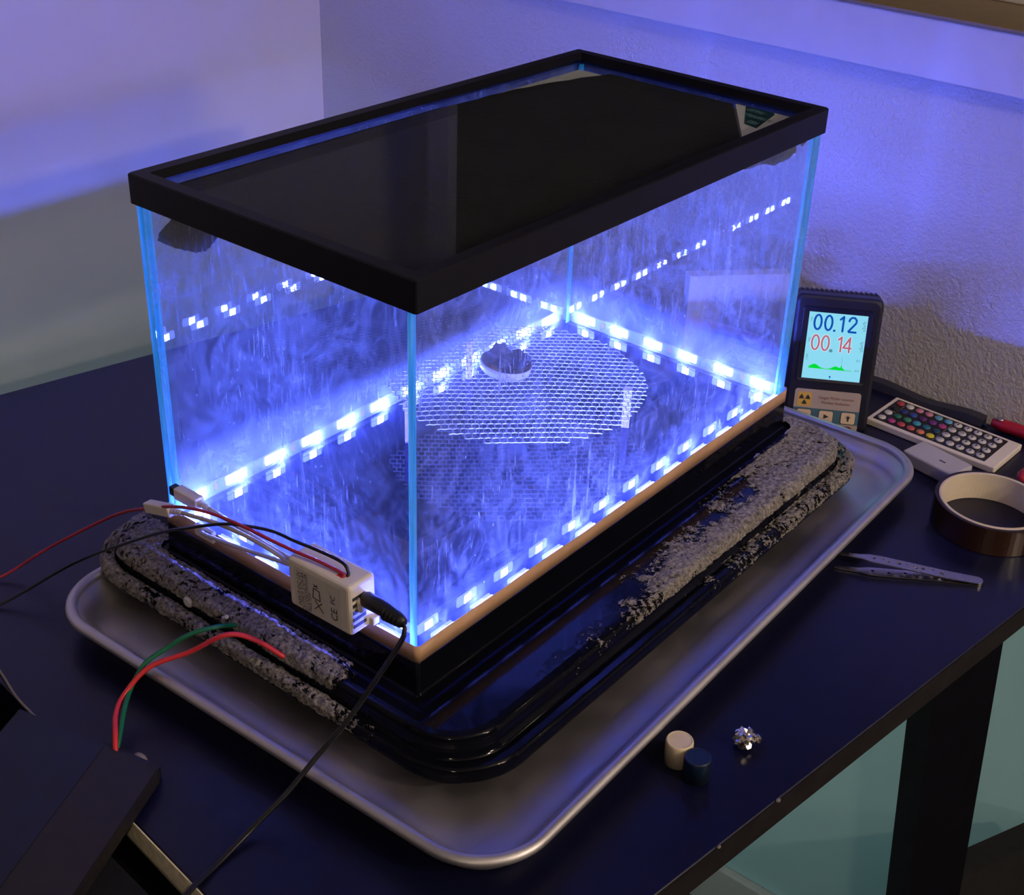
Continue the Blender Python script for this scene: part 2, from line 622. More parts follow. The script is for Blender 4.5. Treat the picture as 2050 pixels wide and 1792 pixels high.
bm = box_bm((-3.0, WY - 0.014, FZ), (WX - 0.014, WY, FZ + 0.082), 0.003)
tag(from_bm('baseboard_left', bm, M['trim']), kind='structure')
# window sill board: white apron, wide top browned in colour to stand for dim warm light
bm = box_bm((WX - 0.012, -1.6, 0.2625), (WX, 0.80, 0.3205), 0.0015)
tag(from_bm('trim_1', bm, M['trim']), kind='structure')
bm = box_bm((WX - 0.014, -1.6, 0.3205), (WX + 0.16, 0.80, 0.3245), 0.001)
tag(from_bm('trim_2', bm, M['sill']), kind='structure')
bm = box_bm((WX + 0.10, -1.6, 0.3245), (WX + 0.14, 0.78, 0.365), 0.002)
for yy in (-1.5, 0.75):
    box_bm((WX + 0.10, yy - 0.02, 0.365), (WX + 0.14, yy + 0.02, 1.25), 0.002, bm=bm)
win = tag(from_bm('window_1', bm, M['trim']), kind='structure')
bm = box_bm((WX + 0.118, -1.6, 0.365), (WX + 0.124, 0.78, 1.25))
from_bm('pane', bm, M['night'], win)

# ================================================================== table
A, B, Cc, D = (-0.2025, -0.173), (0.748, -0.316), (0.748, 0.530), (-0.0955, 0.715)
table = tag(empty('table', (0, 0, FZ)), 'black-brown lacquered table in the corner under the whole experiment', 'table')


def tbl(o):
    o.location = (0, 0, -FZ)
    return o


TH = 0.0235
bm = slab_bm([A, B, Cc, D], TZ - TH, TZ)
bmesh.ops.bevel(bm, geom=[e for e in bm.edges], offset=0.0008, segments=1, affect='EDGES')
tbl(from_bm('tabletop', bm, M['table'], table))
fd = Vector((B[0] - A[0], B[1] - A[1], 0)).normalized()      # along the front edge
fn = Vector((fd.y, -fd.x, 0))                                 # outwards (towards -y)
P0 = Vector((0.0, -0.2034, TZ))


def front_pt(s, z, out=0.0):
    v = P0 + fd * s + fn * out
    return Vector((v.x, v.y, z))


# worn edge band along the front
bm = slab_bm([(A[0] + fn.x * 0.0002, A[1] + fn.y * 0.0002), (B[0] + fn.x * 0.0002, B[1] + fn.y * 0.0002),
              (B[0] + fn.x * 0.0012, B[1] + fn.y * 0.0012), (A[0] + fn.x * 0.0012, A[1] + fn.y * 0.0012)], TZ - TH, TZ - 0.0006)
tbl(from_bm('edge_band', bm, M['table_edge'], table))
# bare edge on the left end, where the band is gone
ld = Vector((D[0] - A[0], D[1] - A[1], 0)).normalized()
ln = Vector((-ld.y, ld.x, 0))
a0, a1 = Vector((A[0], A[1], 0)), Vector((A[0], A[1], 0)) + ld * 0.285
q = [a0 + ln * 0.0003, a1 + ln * 0.0003, a1 + ln * 0.0012, a0 + ln * 0.0012]
bm = slab_bm([(v.x, v.y) for v in q], TZ - 0.0215, TZ - 0.0006)
tag(tbl(from_bm('bare_edge', bm, M['bare'], table)), 'pale bare fibreboard edge without its band')
# splayed board leg under the front edge and its fellows
def leg_bm(top, bot, w, d):
    bm = bmesh.new()
    vs_ = []
    for c in (top, bot):
        for s, t in ((0, 0), (w, 0), (w, d), (0, d)):
            p = Vector(c) + fd * s - fn * t
            vs_.append(bm.verts.new(p))
    for f in ((0, 1, 2, 3), (7, 6, 5, 4), (0, 4, 5, 1), (1, 5, 6, 2), (2, 6, 7, 3), (3, 7, 4, 0)):
        bm.faces.new([vs_[i] for i in f])
    return bm


ztop, zleg = TZ - TH, FZ
def leg_at(s_top, s_bot, inset, w=0.108, d=0.021):
    t0 = front_pt(s_top, ztop, -inset)
    b0 = front_pt(s_bot, zleg, -inset)
    return leg_bm(t0, b0, w, d)


o = tbl(from_bm('leg', leg_at(0.3297, 0.3297 + 0.042 / 0.254 * (ztop - zleg), 0.0), [M['table_edge'], M['foam']], table))
for p in o.data.polygons:
    if abs(p.normal.dot(fn)) > 0.8:
        p.material_index = 1  # front and back faces coloured black in place of shade
tbl(from_bm('leg', leg_at(0.30, 0.48, 0.66), M['table'], table))
bm = bmesh.new()
for a, b in (((0.43, -0.405), (0.742, -0.540)),):
    p = [front_pt(a[0], a[1], -0.004), front_pt(b[0], b[1], -0.004), front_pt(b[0], b[1] - 0.14, -0.004), front_pt(a[0], a[1] - 0.14, -0.004)]
    f = [bm.verts.new(v) for v in p] + [bm.verts.new(v - fn * 0.03) for v in p]
    for k in range(4):
        bm.faces.new((f[k], f[(k + 1) % 4], f[4 + (k + 1) % 4], f[4 + k]))
    bm.faces.new(f[:4]); bm.faces.new(f[7:3:-1])
tbl(from_bm('brace', bm, M['table_edge'], table))
for s, w in ((0.0605, 0.004), (0.124, 0.005)):
    c = front_pt(s, TZ, 0.001)
    bm = bmesh.new()
    bmesh.ops.create_icosphere(bm, subdivisions=1, radius=w * 0.36)
    for v in bm.verts:
        v.co = Vector((v.co.x * 1.4, v.co.y, v.co.z * 0.55)) + c
    tag(tbl(from_bm('edge_chip', bm, M['grey_dull'], table)), 'small pale chip')

# ================================================================== low cabinet beside the table
cab = tag(empty('side_cabinet', (-0.5, 0.2, FZ)), 'dark grey cabinet top beside the left table edge, under the flat case', 'cabinet')
cz = TZ - 0.0018 - FZ
def cab_x(y): return -0.1949 - 0.0947 * (0.1011 - y)
foot = [(cab_x(-0.30) + 0.5, -0.50), (cab_x(0.74) + 0.5, 0.54), (-0.55, 0.54), (-0.55, -0.50)]
bm = slab_bm(foot, cz - 0.022, cz)
bmesh.ops.bevel(bm, geom=list(bm.edges), offset=0.0012, segments=1, affect='EDGES')
from_bm('cabinet_top', bm, M['cab'], cab)
foot2 = [(x + 0.045 if x > 0 else x + 0.006, y * 0.99) for x, y in foot]  # body widened so its black top stands for shade in the gap
bm = slab_bm(foot2, 0.06, cz - 0.022)
from_bm('cabinet_body', bm, M['foam'], cab)
foot3 = [(x - 0.03 if x > 0 else x + 0.03, y * 0.95) for x, y in foot]
bm = slab_bm(foot3, 0.0, 0.06)
from_bm('plinth', bm, M['foam'], cab)

# ================================================================== sheet pan
PX0, PY0, PX1, PY1, PZ = -0.087, -0.131, 0.589, 0.322, -0.050
pcx, pcy = (PX0 + PX1) / 2, (PY0 + PY1) / 2
prot = math.radians(1.3)


def pan_ring(inset, z, r, nc=14):
    out = []
    for x, y in rrect(PX0 + inset, PY0 + inset, PX1 - inset, PY1 - inset, r, nc, 4, 3):
        dx, dy = x - pcx, y - pcy
        out.append((pcx + dx * math.cos(prot) - dy * math.sin(prot), pcy + dx * math.sin(prot) + dy * math.cos(prot), z))
    return out


pan = tag(empty('sheet_pan', (0, 0, 0)), 'aluminium sheet pan under the frosted black tray', 'pan')
pf = TZ + 0.0012
rings = [pan_ring(0.026, TZ + 0.0003, 0.030), pan_ring(0.020, TZ + 0.0003, 0.034), pan_ring(0.0155, TZ + 0.004, 0.038), pan_ring(0.009, PZ - 0.006, 0.044)]
for k in range(0, 13):                         # rolled rim bead
    th = math.radians(250 - 25 * k)
    rings.append(pan_ring(0.0045 - 0.0046 * -math.cos(th) * -1, PZ - 0.0038 + 0.0042 * math.sin(th), 0.050 - 0.0046 * math.cos(th) * -1))
rings += [pan_ring(0.0115, PZ - 0.006, 0.043), pan_ring(0.0175, TZ + 0.008, 0.037), pan_ring(0.0200, pf + 0.0028, 0.035),
          pan_ring(0.0245, pf + 0.0006, 0.031), pan_ring(0.030, pf, 0.027)]
from_bm('pan_body', loft(rings, True, True), M['pan'], pan, True)

# ================================================================== black tray with plinth
# profile stations: x0, y0, x1, y1, radius, z
PROF = [
    (0.010, 0.010, 0.504, 0.257, 0.004, -0.0012),
    (0.0015, 0.0015, 0.5125, 0.2655, 0.003, -0.0012),
    (0.0002, 0.0002, 0.5138, 0.2668, 0.003, -0.0026),
    (-0.0008, -0.0008, 0.5148, 0.2678, 0.003, -0.0272),
    (-0.0022, -0.0022, 0.5160, 0.2690, 0.005, -0.0290),
    (-0.0190, -0.0545, 0.5290, 0.3200, 0.036, -0.0290),
    (-0.0230, -0.0588, 0.5335, 0.3245, 0.040, -0.0298),
    (-0.0245, -0.0604, 0.5353, 0.3260, 0.0415, -0.0310),
    (-0.0255, -0.0615, 0.5365, 0.3270, 0.043, -0.0330),
    (-0.0262, -0.0626, 0.5376, 0.3284, 0.044, -0.0370),
    (-0.0270, -0.0640, 0.5390, 0.3300, 0.045, -0.0440),
    (-0.0285, -0.0665, 0.5425, 0.3325, 0.047, -0.0462),
    (-0.0310, -0.0710, 0.5480, 0.3370, 0.050, -0.0450),
    (-0.0345, -0.0760, 0.5540, 0.3420, 0.054, -0.0450),
    (-0.0365, -0.0785, 0.5560, 0.3440, 0.056, -0.0475),
    (-0.0368, -0.0790, 0.5564, 0.3445, 0.056, -0.0560),
]


def prof_ring(v, nc=12, nx=8, ny=6):
    i = min(int(v), len(PROF) - 2)
    t = v - i
    a, b = PROF[i], PROF[i + 1]
    p = [a[k] + (b[k] - a[k]) * t for k in range(6)]
    return [(x, y, p[5]) for x, y in rrect(p[0], p[1], p[2], p[3], p[4], nc, nx, ny)]


tray = tag(empty('cooling_tray', (0, 0, 0)), 'glossy black tray with frost on its ledge, under the glass tank', 'tray')
rings = [prof_ring(i) for i in range(len(PROF))]
b = rings[-1]
rings.append([(x + (0.255 - x) * 0.02, y + (0.133 - y) * 0.035, z) for x, y, z in b])
bm = loft(rings, True, False)
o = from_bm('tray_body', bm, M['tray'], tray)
for p in o.data.polygons:
    p.use_smooth = True
for p in o.data.polygons:
    zc_ = p.center.z
    if abs(p.normal.z) > 0.98 or (-0.028 < zc_ < -0.002 and abs(p.normal.z) < 0.3):
        p.use_smooth = False
md = o.modifiers.new('edges', 'EDGE_SPLIT')
md.split_angle = math.radians(55)
bm = slab_bm([(x, y) for x, y in rrect(-0.020, -0.058, 0.540, 0.328, 0.04, 8, 1, 1)], pf, -0.048)
from_bm('foam_base', bm, M['foam'], tray)


def ss(a, b, x):
    t = max(0.0, min(1.0, (x - a) / (b - a)))
    return t * t * (3 - 2 * t)


def fb(p, s, o=4):
    f, a, tot = 0.0, 1.0, 0.0
    q = Vector(p) * s
    for _ in range(o):
        f += a * noise.noise(q)
        tot += a
        a *= 0.55
        q = q * 2.03 + Vector((3.1, 1.7, 5.3))
    return f / tot


def frost_density(x, y, v):
    """how much frost grows at a place on the tray (v = station along the profile)"""
    lip = v > 10.6
    wallp = 9.2 < v <= 11.1
    if x > 0.518 and y > -0.03:
        d = 0.95
    elif y < 0.0 and x > -0.004:               # near ledge
        if lip:
            d = 0.55 * ss(0.20, 0.40, x) + 0.10
        elif wallp:
            d = 0.20 * ss(0.2, 0.5, x)
        else:
            inner = ss(-0.030, -0.016, y)      # 1 next to the plinth
            outer_d = 0.36 * ss(0.040, 0.10, x) + 0.56 * ss(0.12, 0.27, x)
            inner_d = 0.34 * ss(0.26, 0.36, x) + 0.60 * ss(0.34, 0.45, x)
            d = outer_d * (1 - inner) + inner_d * inner
            if y > -0.014 and x < 0.50:
                d *= 0.35
            mid = 1 - abs(y + 0.032) / 0.018
            if mid > 0:
                d -= 0.38 * min(1, mid * 1.6) * (1 - ss(0.36, 0.47, x))
    elif x < 0.0:                              # left ledge
        k = 0.95 * ss(0.035, 0.075, y)
        if lip:
            d = 0.80 * ss(-0.01, 0.06, y)
        elif wallp:
            d = 0.12
        else:
            d = 0.86 * k
    else:
        d = 0.8
    return d


fverts, ffaces, fthick = [], [], []
NV = 84
vs_l = np.linspace(4.15, 14.6, NV)
base_rings = [prof_ring(v, 26, 330, 190) for v in vs_l]
Nn = len(base_rings[0])
G = np.array(base_rings)
# denser sampling where stations are long: re-space by arc length along a typical ray
ref = G[:, 100, :]
arc = np.r_[0, np.cumsum(np.linalg.norm(np.diff(ref, axis=0), axis=1))]
vnew = np.interp(np.linspace(0, arc[-1], NV), arc, vs_l)
G = np.array([prof_ring(v, 26, 330, 190) for v in vnew])
du = np.roll(G, -1, 1) - np.roll(G, 1, 1)
dv = np.gradient(G, axis=0)
nrm = np.cross(du, dv)
nrm /= np.linalg.norm(nrm, axis=2, keepdims=True) + 1e-12
if nrm[3, 50, 2] < 0:
    nrm = -nrm
vis = (G[:, :, 0] < 0.02) | (G[:, :, 1] < 0.02) | (G[:, :, 0] > 0.5)
mask = np.full(G.shape[:2], -0.6)
H = np.zeros(G.shape[:2])
for i in range(NV):
    for k in range(Nn):
        if not vis[i, k]:
            continue
        x, y, z = G[i, k]
        d = frost_density(x, y, vnew[i])
        n1 = fb((x, y, z), 42, 3)
        n2 = noise.noise(Vector((x, y, z)) * 260)
        n3 = noise.noise(Vector((x, y, z)) * 900)
        if d < 0.125:
            continue
        m_ = d + 0.70 * n1 + 0.34 * n2 + 0.42 * n3 - 0.46
        mask[i, k] = m_
        H[i, k] = 0.0004 + max(0, min(m_, 0.5)) * (0.0026 + 0.0035 * max(0, n1)) + (0.0013 * max(0, n2) + 0.0005 * n3) * min(1, max(0, m_ + 0.2) * 2)
Pd = G + nrm * H[:, :, None]
idx = -np.ones(G.shape[:2], int)
for i in range(NV - 1):
    for k in range(Nn):
        k2 = (k + 1) % Nn
        c = [(i, k), (i, k2), (i + 1, k2), (i + 1, k)]
        if max(mask[a] for a in c) <= -0.22:
            continue
        f = []
        for a in c:
            if idx[a] < 0:
                idx[a] = len(fverts)
                fverts.append(Pd[a])
                fthick.append(mask[a])
            f.append(int(idx[a]))
        ffaces.append(f)
o = from_py('frost', fverts, ffaces, M['frost'], tray, True)
tag(o, 'white frost crust on the ledge and lip', kind='stuff')
att = o.data.attributes.new('thick', 'FLOAT', 'POINT')
att.data.foreach_set('value', [float(x) for x in fthick])
# round bolt head and small ice bits on the left side wall
bm = lathe_bm([(0, 0.0), (0.0046, 0.0), (0.0046, 0.0016), (0.0036, 0.0026), (0, 0.0030)], 20)
bmesh.ops.transform(bm, verts=bm.verts, matrix=frame4((-0.0268, 0.2105, -0.0375), (0, 1, 0), (0, 0, 1), (-1, 0, 0.25)))
tag(from_bm('bolt', bm, M['dish'], tray, False), 'pale round bolt head in the left side')
for yy, zz, r in ((0.1695, -0.0315, 0.0016), (0.1660, -0.0290, 0.0018)):
    bm = bmesh.new()
    bmesh.ops.create_icosphere(bm, subdivisions=2, radius=r)
    for v in bm.verts:
        v.co = v.co + Vector((-0.0275, yy, zz))
    from_bm('ice_bead', bm, M['dish'], tray, True)

# ================================================================== glass tank
LX, LY, H0, HF = 0.514, 0.267, 0.2813, 0.0216
GI = 0.0030         # outer glass face inside the frame line
GT = 0.0064         # glass thickness
tank = tag(empty('glass_tank', (0, 0, 0)), 'upside-down rectangular glass tank with a black rim, lit inside', 'tank')


def pane(name, lo, hi, edge_axis, gm='glass'):
    bm = box_bm(lo, hi)
    bm.normal_update()
    for f in bm.faces:
        ax = max(range(3), key=lambda i: abs(f.normal[i]))
        f.material_index = 1 if ax in edge_axis else 0
    me = bpy.data.meshes.new(name)
    bm.to_mesh(me); bm.free()
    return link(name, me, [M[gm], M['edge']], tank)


zt = H0 - 0.012
# the long panes overlap the ends of the short ones: ground edges show at the corners
pane('glass_pane', (GI, GI, 0), (LX - GI, GI + GT, zt), (0,))
pane('glass_pane', (GI, LY - GI - GT, 0), (LX - GI, LY - GI, zt), (0,), 'glass_far')
pane('glass_pane', (GI, GI + GT + 0.0004, 0), (GI + GT, LY - GI - GT - 0.0004, zt), (1,))
pane('glass_pane', (LX - GI - GT, GI + GT + 0.0004, 0), (LX - GI, LY - GI - GT - 0.0004, zt), (1,), 'glass_far')
# bottom pane of the upside-down tank, now on top
bm = box_bm((GI + 0.001, GI + 0.001, zt + 0.0002), (LX - GI - 0.001, LY - GI - 0.001, zt + 0.0048))
t = NT('clear_glass')
tr = t.n('ShaderNodeBsdfTransparent'); tr.inputs[0].default_value = (0.93, 0.96, 0.96, 1)
gl = t.n('ShaderNodeBsdfGlossy'); gl.inputs['Roughness'].default_value = 0.03
smr = t.ramp(t.noise(t.coord(), 16, 5, 0.65, 1.5), 0.5, 0.75, (0.02, 0.02, 0.02, 1), (0.11, 0.11, 0.11, 1))
t.l(smr, gl.inputs['Roughness'])
mx = t.n('ShaderNodeMixShader')
t.l(t.fresnel(1.09), mx.inputs[0]); t.l(tr.outputs[0], mx.inputs[1]); t.l(gl.outputs[0], mx.inputs[2])
M['clear'] = t.fin(mx.outputs[0])
from_bm('top_pane', bm, M['clear'], tank)
# rim: L profile, mitred
OV = 0.0105
prof_in = [(0, 0, H0 - HF), (0, 0, H0 - 0.001), (0.001, 0.001, H0), (OV, OV, H0), (OV, OV, zt + 0.0050), (0.0034, 0.0034, zt + 0.0050), (0.0024, 0.0024, H0 - HF), (0, 0, H0 - HF)]
rings = []
for i_, j_, z in prof_in:
    rings.append([(x, y, z) for x, y in rrect(i_, j_, LX - i_, LY - j_, 0.002 if i_ < 0.004 else 0.0012, 3)])
bm = loft(rings)
bmesh.ops.remove_doubles(bm, verts=bm.verts, dist=1e-6)
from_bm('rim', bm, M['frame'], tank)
# black felt under the top pane, ragged at the far corner and cut short at the right end
felt = [(0.010, 0.010)]
felt += [(0.3900, 0.010), (0.5035, 0.0880), (0.5035, 0.214)]
for k in range(11):
    tt = k / 10
    felt.append((0.5035 - 0.155 * tt, 0.222 + 0.030 * math.sin(tt * PI / 2) + random.uniform(-0.0018, 0.0018)))
felt += [(0.30, 0.2555), (0.010, 0.2565)]
bm = slab_bm(felt, zt - 0.0042, zt - 0.0012)
from_bm('felt', bm, M['felt'], tank)
bm = slab_bm([(0.40, 0.009), (0.5045, 0.009), (0.5045, 0.2575), (0.30, 0.2575), (0.30, 0.18), (0.40, 0.10)], zt - 0.0065, zt - 0.0045)
tag(from_bm('gap_fill_sheet', bm, M['wall_white_gap'], tank), 'pale added sheet standing in for the lit interior beside the felt')  # sheet added pale where the lit inside shows past the felt
# sticker seen from behind through the top pane
zs = zt - 0.0008
bm = slab_bm([(0.3930, 0.0105), (0.5045, 0.0105), (0.5045, 0.0850), (0.5030, 0.0850)], zs - 0.0001, zs)
sticker = tag(from_bm('sticker', bm, M['sticker'], tank), 'pale sticker with a teal print panel, seen from behind')
bm = slab_bm([(0.4564, 0.0484), (0.4526, 0.0346), (0.4996, 0.0435), (0.5040, 0.0470), (0.5040, 0.0750)], zs + 0.0001, zs + 0.0002)
from_bm('print_panel', bm, M['sticker_teal'], sticker)
ex = Vector((-0.12, -0.99, 0)).normalized()
ey = Vector((0.99, -0.12, 0)).normalized()
for k, s in enumerate(('LIMITED', 'WARRANTY', 'INSIDE')):
    c = Vector(((0.4955, 0.0600, zs + 0.00025), (0.4800, 0.0500, zs + 0.00025), (0.4640, 0.0450, zs + 0.00025))[k])
    me = text_mesh(s, 0.0125)
    me.transform(Matrix.Diagonal((-(0.40, 0.42, 0.30)[k], 0.85, 1, 1)))
    me.materials.clear()
    me.transform(frame4(c, ex, ey, (0, 0, 1)))
    link('lettering', me, M['sticker_text'], sticker)

# ragged black silicone under the rim, on the inner glass faces
def seal_strip(p_of, length, seedv, lo=0.0015, hi=0.007, amp=1.0, n=220):
    bm = bmesh.new()
    zt_ = H0 - HF + 0.004
    prev = None
    for k in range(n + 1):
        s = length * k / n
        d_ = lo + (hi - lo) * max(0.0, fb((s, seedv, 0), 16, 3) * 1.6 + 0.25) * amp + 0.0012 * noise.noise(Vector((s * 300, seedv, 1)))
        a, b = p_of(s, zt_), p_of(s, H0 - HF - max(0.0, d_))
        cur = [bm.verts.new(p_of(s, zt_, 0)), bm.verts.new(p_of(s, H0 - HF - max(0.0004, d_), 0)),
               bm.verts.new(p_of(s, H0 - HF - max(0.0004, d_), 0.0015)), bm.verts.new(p_of(s, zt_, 0.0015))]
        if prev:
            for q_ in range(4):
                bm.faces.new((prev[q_], prev[(q_ + 1) % 4], cur[(q_ + 1) % 4], cur[q_]))
        prev = cur
    return bm


inn = GI + GT + 0.0002
from_bm('silicone_seal', seal_strip(lambda s, z, d=0: (0.012 + s, inn + d, z), 0.488, 1.0), M['silicone'], tank, True)
from_bm('silicone_seal', seal_strip(lambda s, z, d=0: (inn + d, 0.012 + s, z), 0.243, 5.0, 0.001, 0.005), M['silicone'], tank, True)


def smear(pts, plane, mat='silicone'):
    """irregular dark smear: polygon in-plane, thin"""
    out = []
    n = len(pts)
    for k in range(n):
        a, b = Vector(pts[k]), Vector(pts[(k + 1) % n])
        for j in range(6):
            p = a.lerp(b, j / 6)
            out.append((p.x + 0.0014 * noise.noise(Vector((p.x * 400, p.y * 400, 3))), p.y + 0.0014 * noise.noise(Vector((p.x * 400, p.y * 400, 9)))))
    f3 = (lambda a, b, d: (inn + d, a, b)) if plane == 'x' else (lambda a, b, d: (a, inn + d, b))
    return slab_bm(out, 0.0, 0.0012, to3=f3)


o = from_bm('silicone_smear', smear([(0.2535, 0.2325), (0.2500, 0.2400), (0.2360, 0.2530), (0.2260, 0.2610), (0.1560, 0.2680), (0.1680, 0.2600), (0.1880, 0.2530), (0.2020, 0.2395), (0.2120, 0.2360), (0.2300, 0.2330)], 'x'), M['silicone'], tank)
tag(o, 'wide dark smear under the rim on the left face')
o = from_bm('silicone_smear', smear([(0.385, 0.2640), (0.395, 0.2520), (0.425, 0.2500), (0.445, 0.2440), (0.470, 0.2445), (0.482, 0.2480), (0.480, 0.2540), (0.462, 0.2560), (0.440, 0.2640)], 'y'), M['silicone'], tank)
o = from_bm('silicone_smear', smear([(0.482, 0.2640), (0.487, 0.2540), (0.492, 0.2510), (0.498, 0.2525), (0.499, 0.2580), (0.497, 0.2640)], 'y'), M['silicone'], tank)

# black film floor inside
bm = box_bm((0.010, 0.010, -0.0011), (0.504, 0.257, -0.0002))
from_bm('chamber_floor', bm, M['chamber'], tank)

# ================================================================== LED strip round the foot of the glass
SZ0, SZ1 = 0.0030, 0.0120
strip = tag(empty('led_strip', (0, 0, 0)), 'lit LED strip with tan backing wrapped round the foot of the tank', 'light strip')


def strip_shell(out0, out1, z0, z1, start=0.0):
    ro = [rrect(GI - o_, GI - o_, LX - GI + o_, LY - GI + o_, 0.0045, 6, 40, 20) for o_ in (out0, out1)]
    n = len(ro[0])
    rings = [[(x, y, z0) for i, (x, y) in enumerate(ro[0])], [(x, y, z1 + wob(i, n)) for i, (x, y) in enumerate(ro[0])],
             [(x, y, z1 + wob(i, n)) for i, (x, y) in enumerate(ro[1])], [(x, y, z0) for i, (x, y) in enumerate(ro[1])]]
    rings.append(rings[0])
    bm = loft(rings)
    bmesh.ops.remove_doubles(bm, verts=bm.verts, dist=1e-6)
    return bm


def wob(i, n):
    return 0.0006 * math.sin(2 * PI * i / n * 5 + 1) + 0.0004 * math.sin(2 * PI * i / n * 17)


from_bm('strip_board', strip_shell(0.0024, 0.0028, -0.0006, SZ1), M['strip'], strip)
from_bm('backing', strip_shell(0.0029, 0.0034, -0.0009, SZ1 + 0.0004), M['strip_back'], strip, True)
bm = box_bm((-0.0105, -0.0008, -0.0042), (0.0105, 0.0011, 0.0042), 0.0009, 2)
box_bm((-0.0035, -0.0011, -0.0032), (0.0035, -0.0007, 0.0032), bm=bm)
bm.faces.ensure_lookup_table()
for f in bm.faces:
    f.material_index = 1 if all(abs(v.co.x) < 0.0036 for v in f.verts) else 0
led_me = bpy.data.meshes.new('led')
bm.to_mesh(led_me); bm.free()
led_me.materials.append(M['led'])
led_me.materials.append(M['chip'])
bm = box_bm((-0.0018, -0.0003, -0.0030), (0.0018, 0.0003, 0.0030))
pad_me = bpy.data.meshes.new('copper_pad')
bm.to_mesh(pad_me); bm.free()
pad_me.materials.append(M['copper'])


def on_strip(name, me, p, nrm2, z):
    o = bpy.data.objects.new(name, me)
    COL.objects.link(o)
    o.parent = strip
    xx = Vector((-nrm2[1], nrm2[0], 0))
    o.matrix_world = frame4((p[0], p[1], z), xx, Vector((-nrm2[0], -nrm2[1], 0)), (0, 0, 1))
    return o


SP = 0.0415
zl = 0.0088
for k in range(12):
    x = 0.0290 + SP * k
    on_strip('led', led_me, (x, LY - GI + 0.0013), (0, -1), 0.0074)
    on_strip('led', led_me, (x, GI - 0.0013), (0, 1), 0.0074)
    if k % 2 == 0 and k < 11:
        on_strip('copper_pad', pad_me, (x + SP / 2, LY - GI + 0.0019), (0, -1), 0.0075)
        on_strip('copper_pad', pad_me, (x + SP / 2, GI - 0.0019), (0, 1), 0.0075)
for k in range(6):
    y = 0.0290 + SP * k
    on_strip('led', led_me, (LX - GI + 0.0013, y), (-1, 0), 0.0074)
    on_strip('led', led_me, (GI - 0.0013, y), (1, 0), 0.0074)
    if k % 2 == 0:
        on_strip('copper_pad', pad_me, (LX - GI + 0.0019, y + SP / 2), (-1, 0), 0.0075)
# soldered start of the strip with its small white connector at the left corner
bm = box_bm((-0.0045, 0.205, 0.006), (-0.0005, 0.226, 0.016), 0.001)
from_bm('strip_end', bm, M['white'], strip)

# ================================================================== things inside the tank
mesh_t = tag(empty('wire_screen', (0.313, 0.167, 0.0)), 'round grey wire mesh on short legs inside the tank', 'screen')
MC = Vector((0.313, 0.167))
MR, MZ = 0.117, 0.0400
u2 = Vector((0.68, -0.733)).normalized()
v2 = Vector((0.733, 0.68)).normalized()
cw, ch = 0.0064, 0.0074


def mz(p):
    return MZ + 0.0018 * noise.noise(Vector((p.x * 14, p.y * 14, 0))) - 0.004 * ((p - MC).length / MR) ** 4 * 0.5


bm = bmesh.new()


def seg(a, b, w=0.00042, h=0.00035):
    d = (b - a)
    if d.length < 1e-6:
        return
    d.normalize()
    s = Vector((-d.y, d.x)) * w
    za, zb = mz(a), mz(b)
    loc = Vector((MC.x, MC.y))
    q = []
    for p, z in ((a, za), (b, zb)):
        for sg, dz in ((1, h), (-1, h), (-1, -h), (1, -h)):
            q.append(bm.verts.new((p.x + s.x * sg - loc.x, p.y + s.y * sg - loc.y, z + dz)))
    for k in range(4):
        bm.faces.new((q[k], q[(k + 1) % 4], q[4 + (k + 1) % 4], q[4 + k]))


def inside(p):
    return (p - MC).length < MR and 0.012 < p.y < 0.2535


nr = int(MR / ch) + 1
ncell = int(MR / cw) + 2
for r in range(-nr, nr + 1):
    off = 0.5 * (r % 2)
    for c in range(-ncell, ncell + 1):
        a = MC + u2 * ((c + off) * cw) + v2 * (r * ch + 0.0004)
        m_ = MC + u2 * ((c + off + 0.5) * cw) + v2 * (r * ch - 0.0004)
        b = MC + u2 * ((c + off + 1) * cw) + v2 * (r * ch + 0.0004)
        if inside(a) and inside(m_): seg(a, m_)
        if inside(m_) and inside(b): seg(m_, b)
        t_ = MC + u2 * ((c + off) * cw) + v2 * ((r + 1) * ch - 0.0004)
        if inside(a) and inside(t_): seg(a, t_)
o = from_bm('wire_grid', bm, M['mesh'], mesh_t)
tag(o, kind='stuff')


def strip_leg(base, wdir, w, h, name='leg', lean=(0, 0)):
    b = Vector(base) - Vector((MC.x, MC.y, 0))
    wd = Vector(wdir).normalized()
    nd = Vector((-wd.y, wd.x, 0)) * 0.0003
    bm = bmesh.new()
    pr = []
    for k in range(6):
        t_ = k / 5
        c = b + Vector((lean[0] * t_, lean[1] * t_, h * t_)) + Vector((0, 0, 0.0))
        ww = w * (0.9 + 0.1 * t_) / 2
        pr.append([bm.verts.new(c + wd * s * ww + nd * t2) for s, t2 in ((-1, -1), (1, -1), (1, 1), (-1, 1))])
    for k in range(5):
        for j in range(4):
            bm.faces.new((pr[k][j], pr[k][(j + 1) % 4], pr[k + 1][(j + 1) % 4], pr[k + 1][j]))
    bm.faces.new(pr[0][::-1]); bm.faces.new(pr[-1])
    return from_bm(name, bm, M['leg_strip'], mesh_t)


strip_leg((0.3641, 0.0829, 0), (0.6, -0.8, 0), 0.0078, 0.042)
strip_leg((0.340, 0.248, 0), (0.6, -0.8, 0), 0.007, 0.040)
strip_leg((0.2130, 0.2080, 0), (0.6, -0.8, 0), 0.006, 0.040)

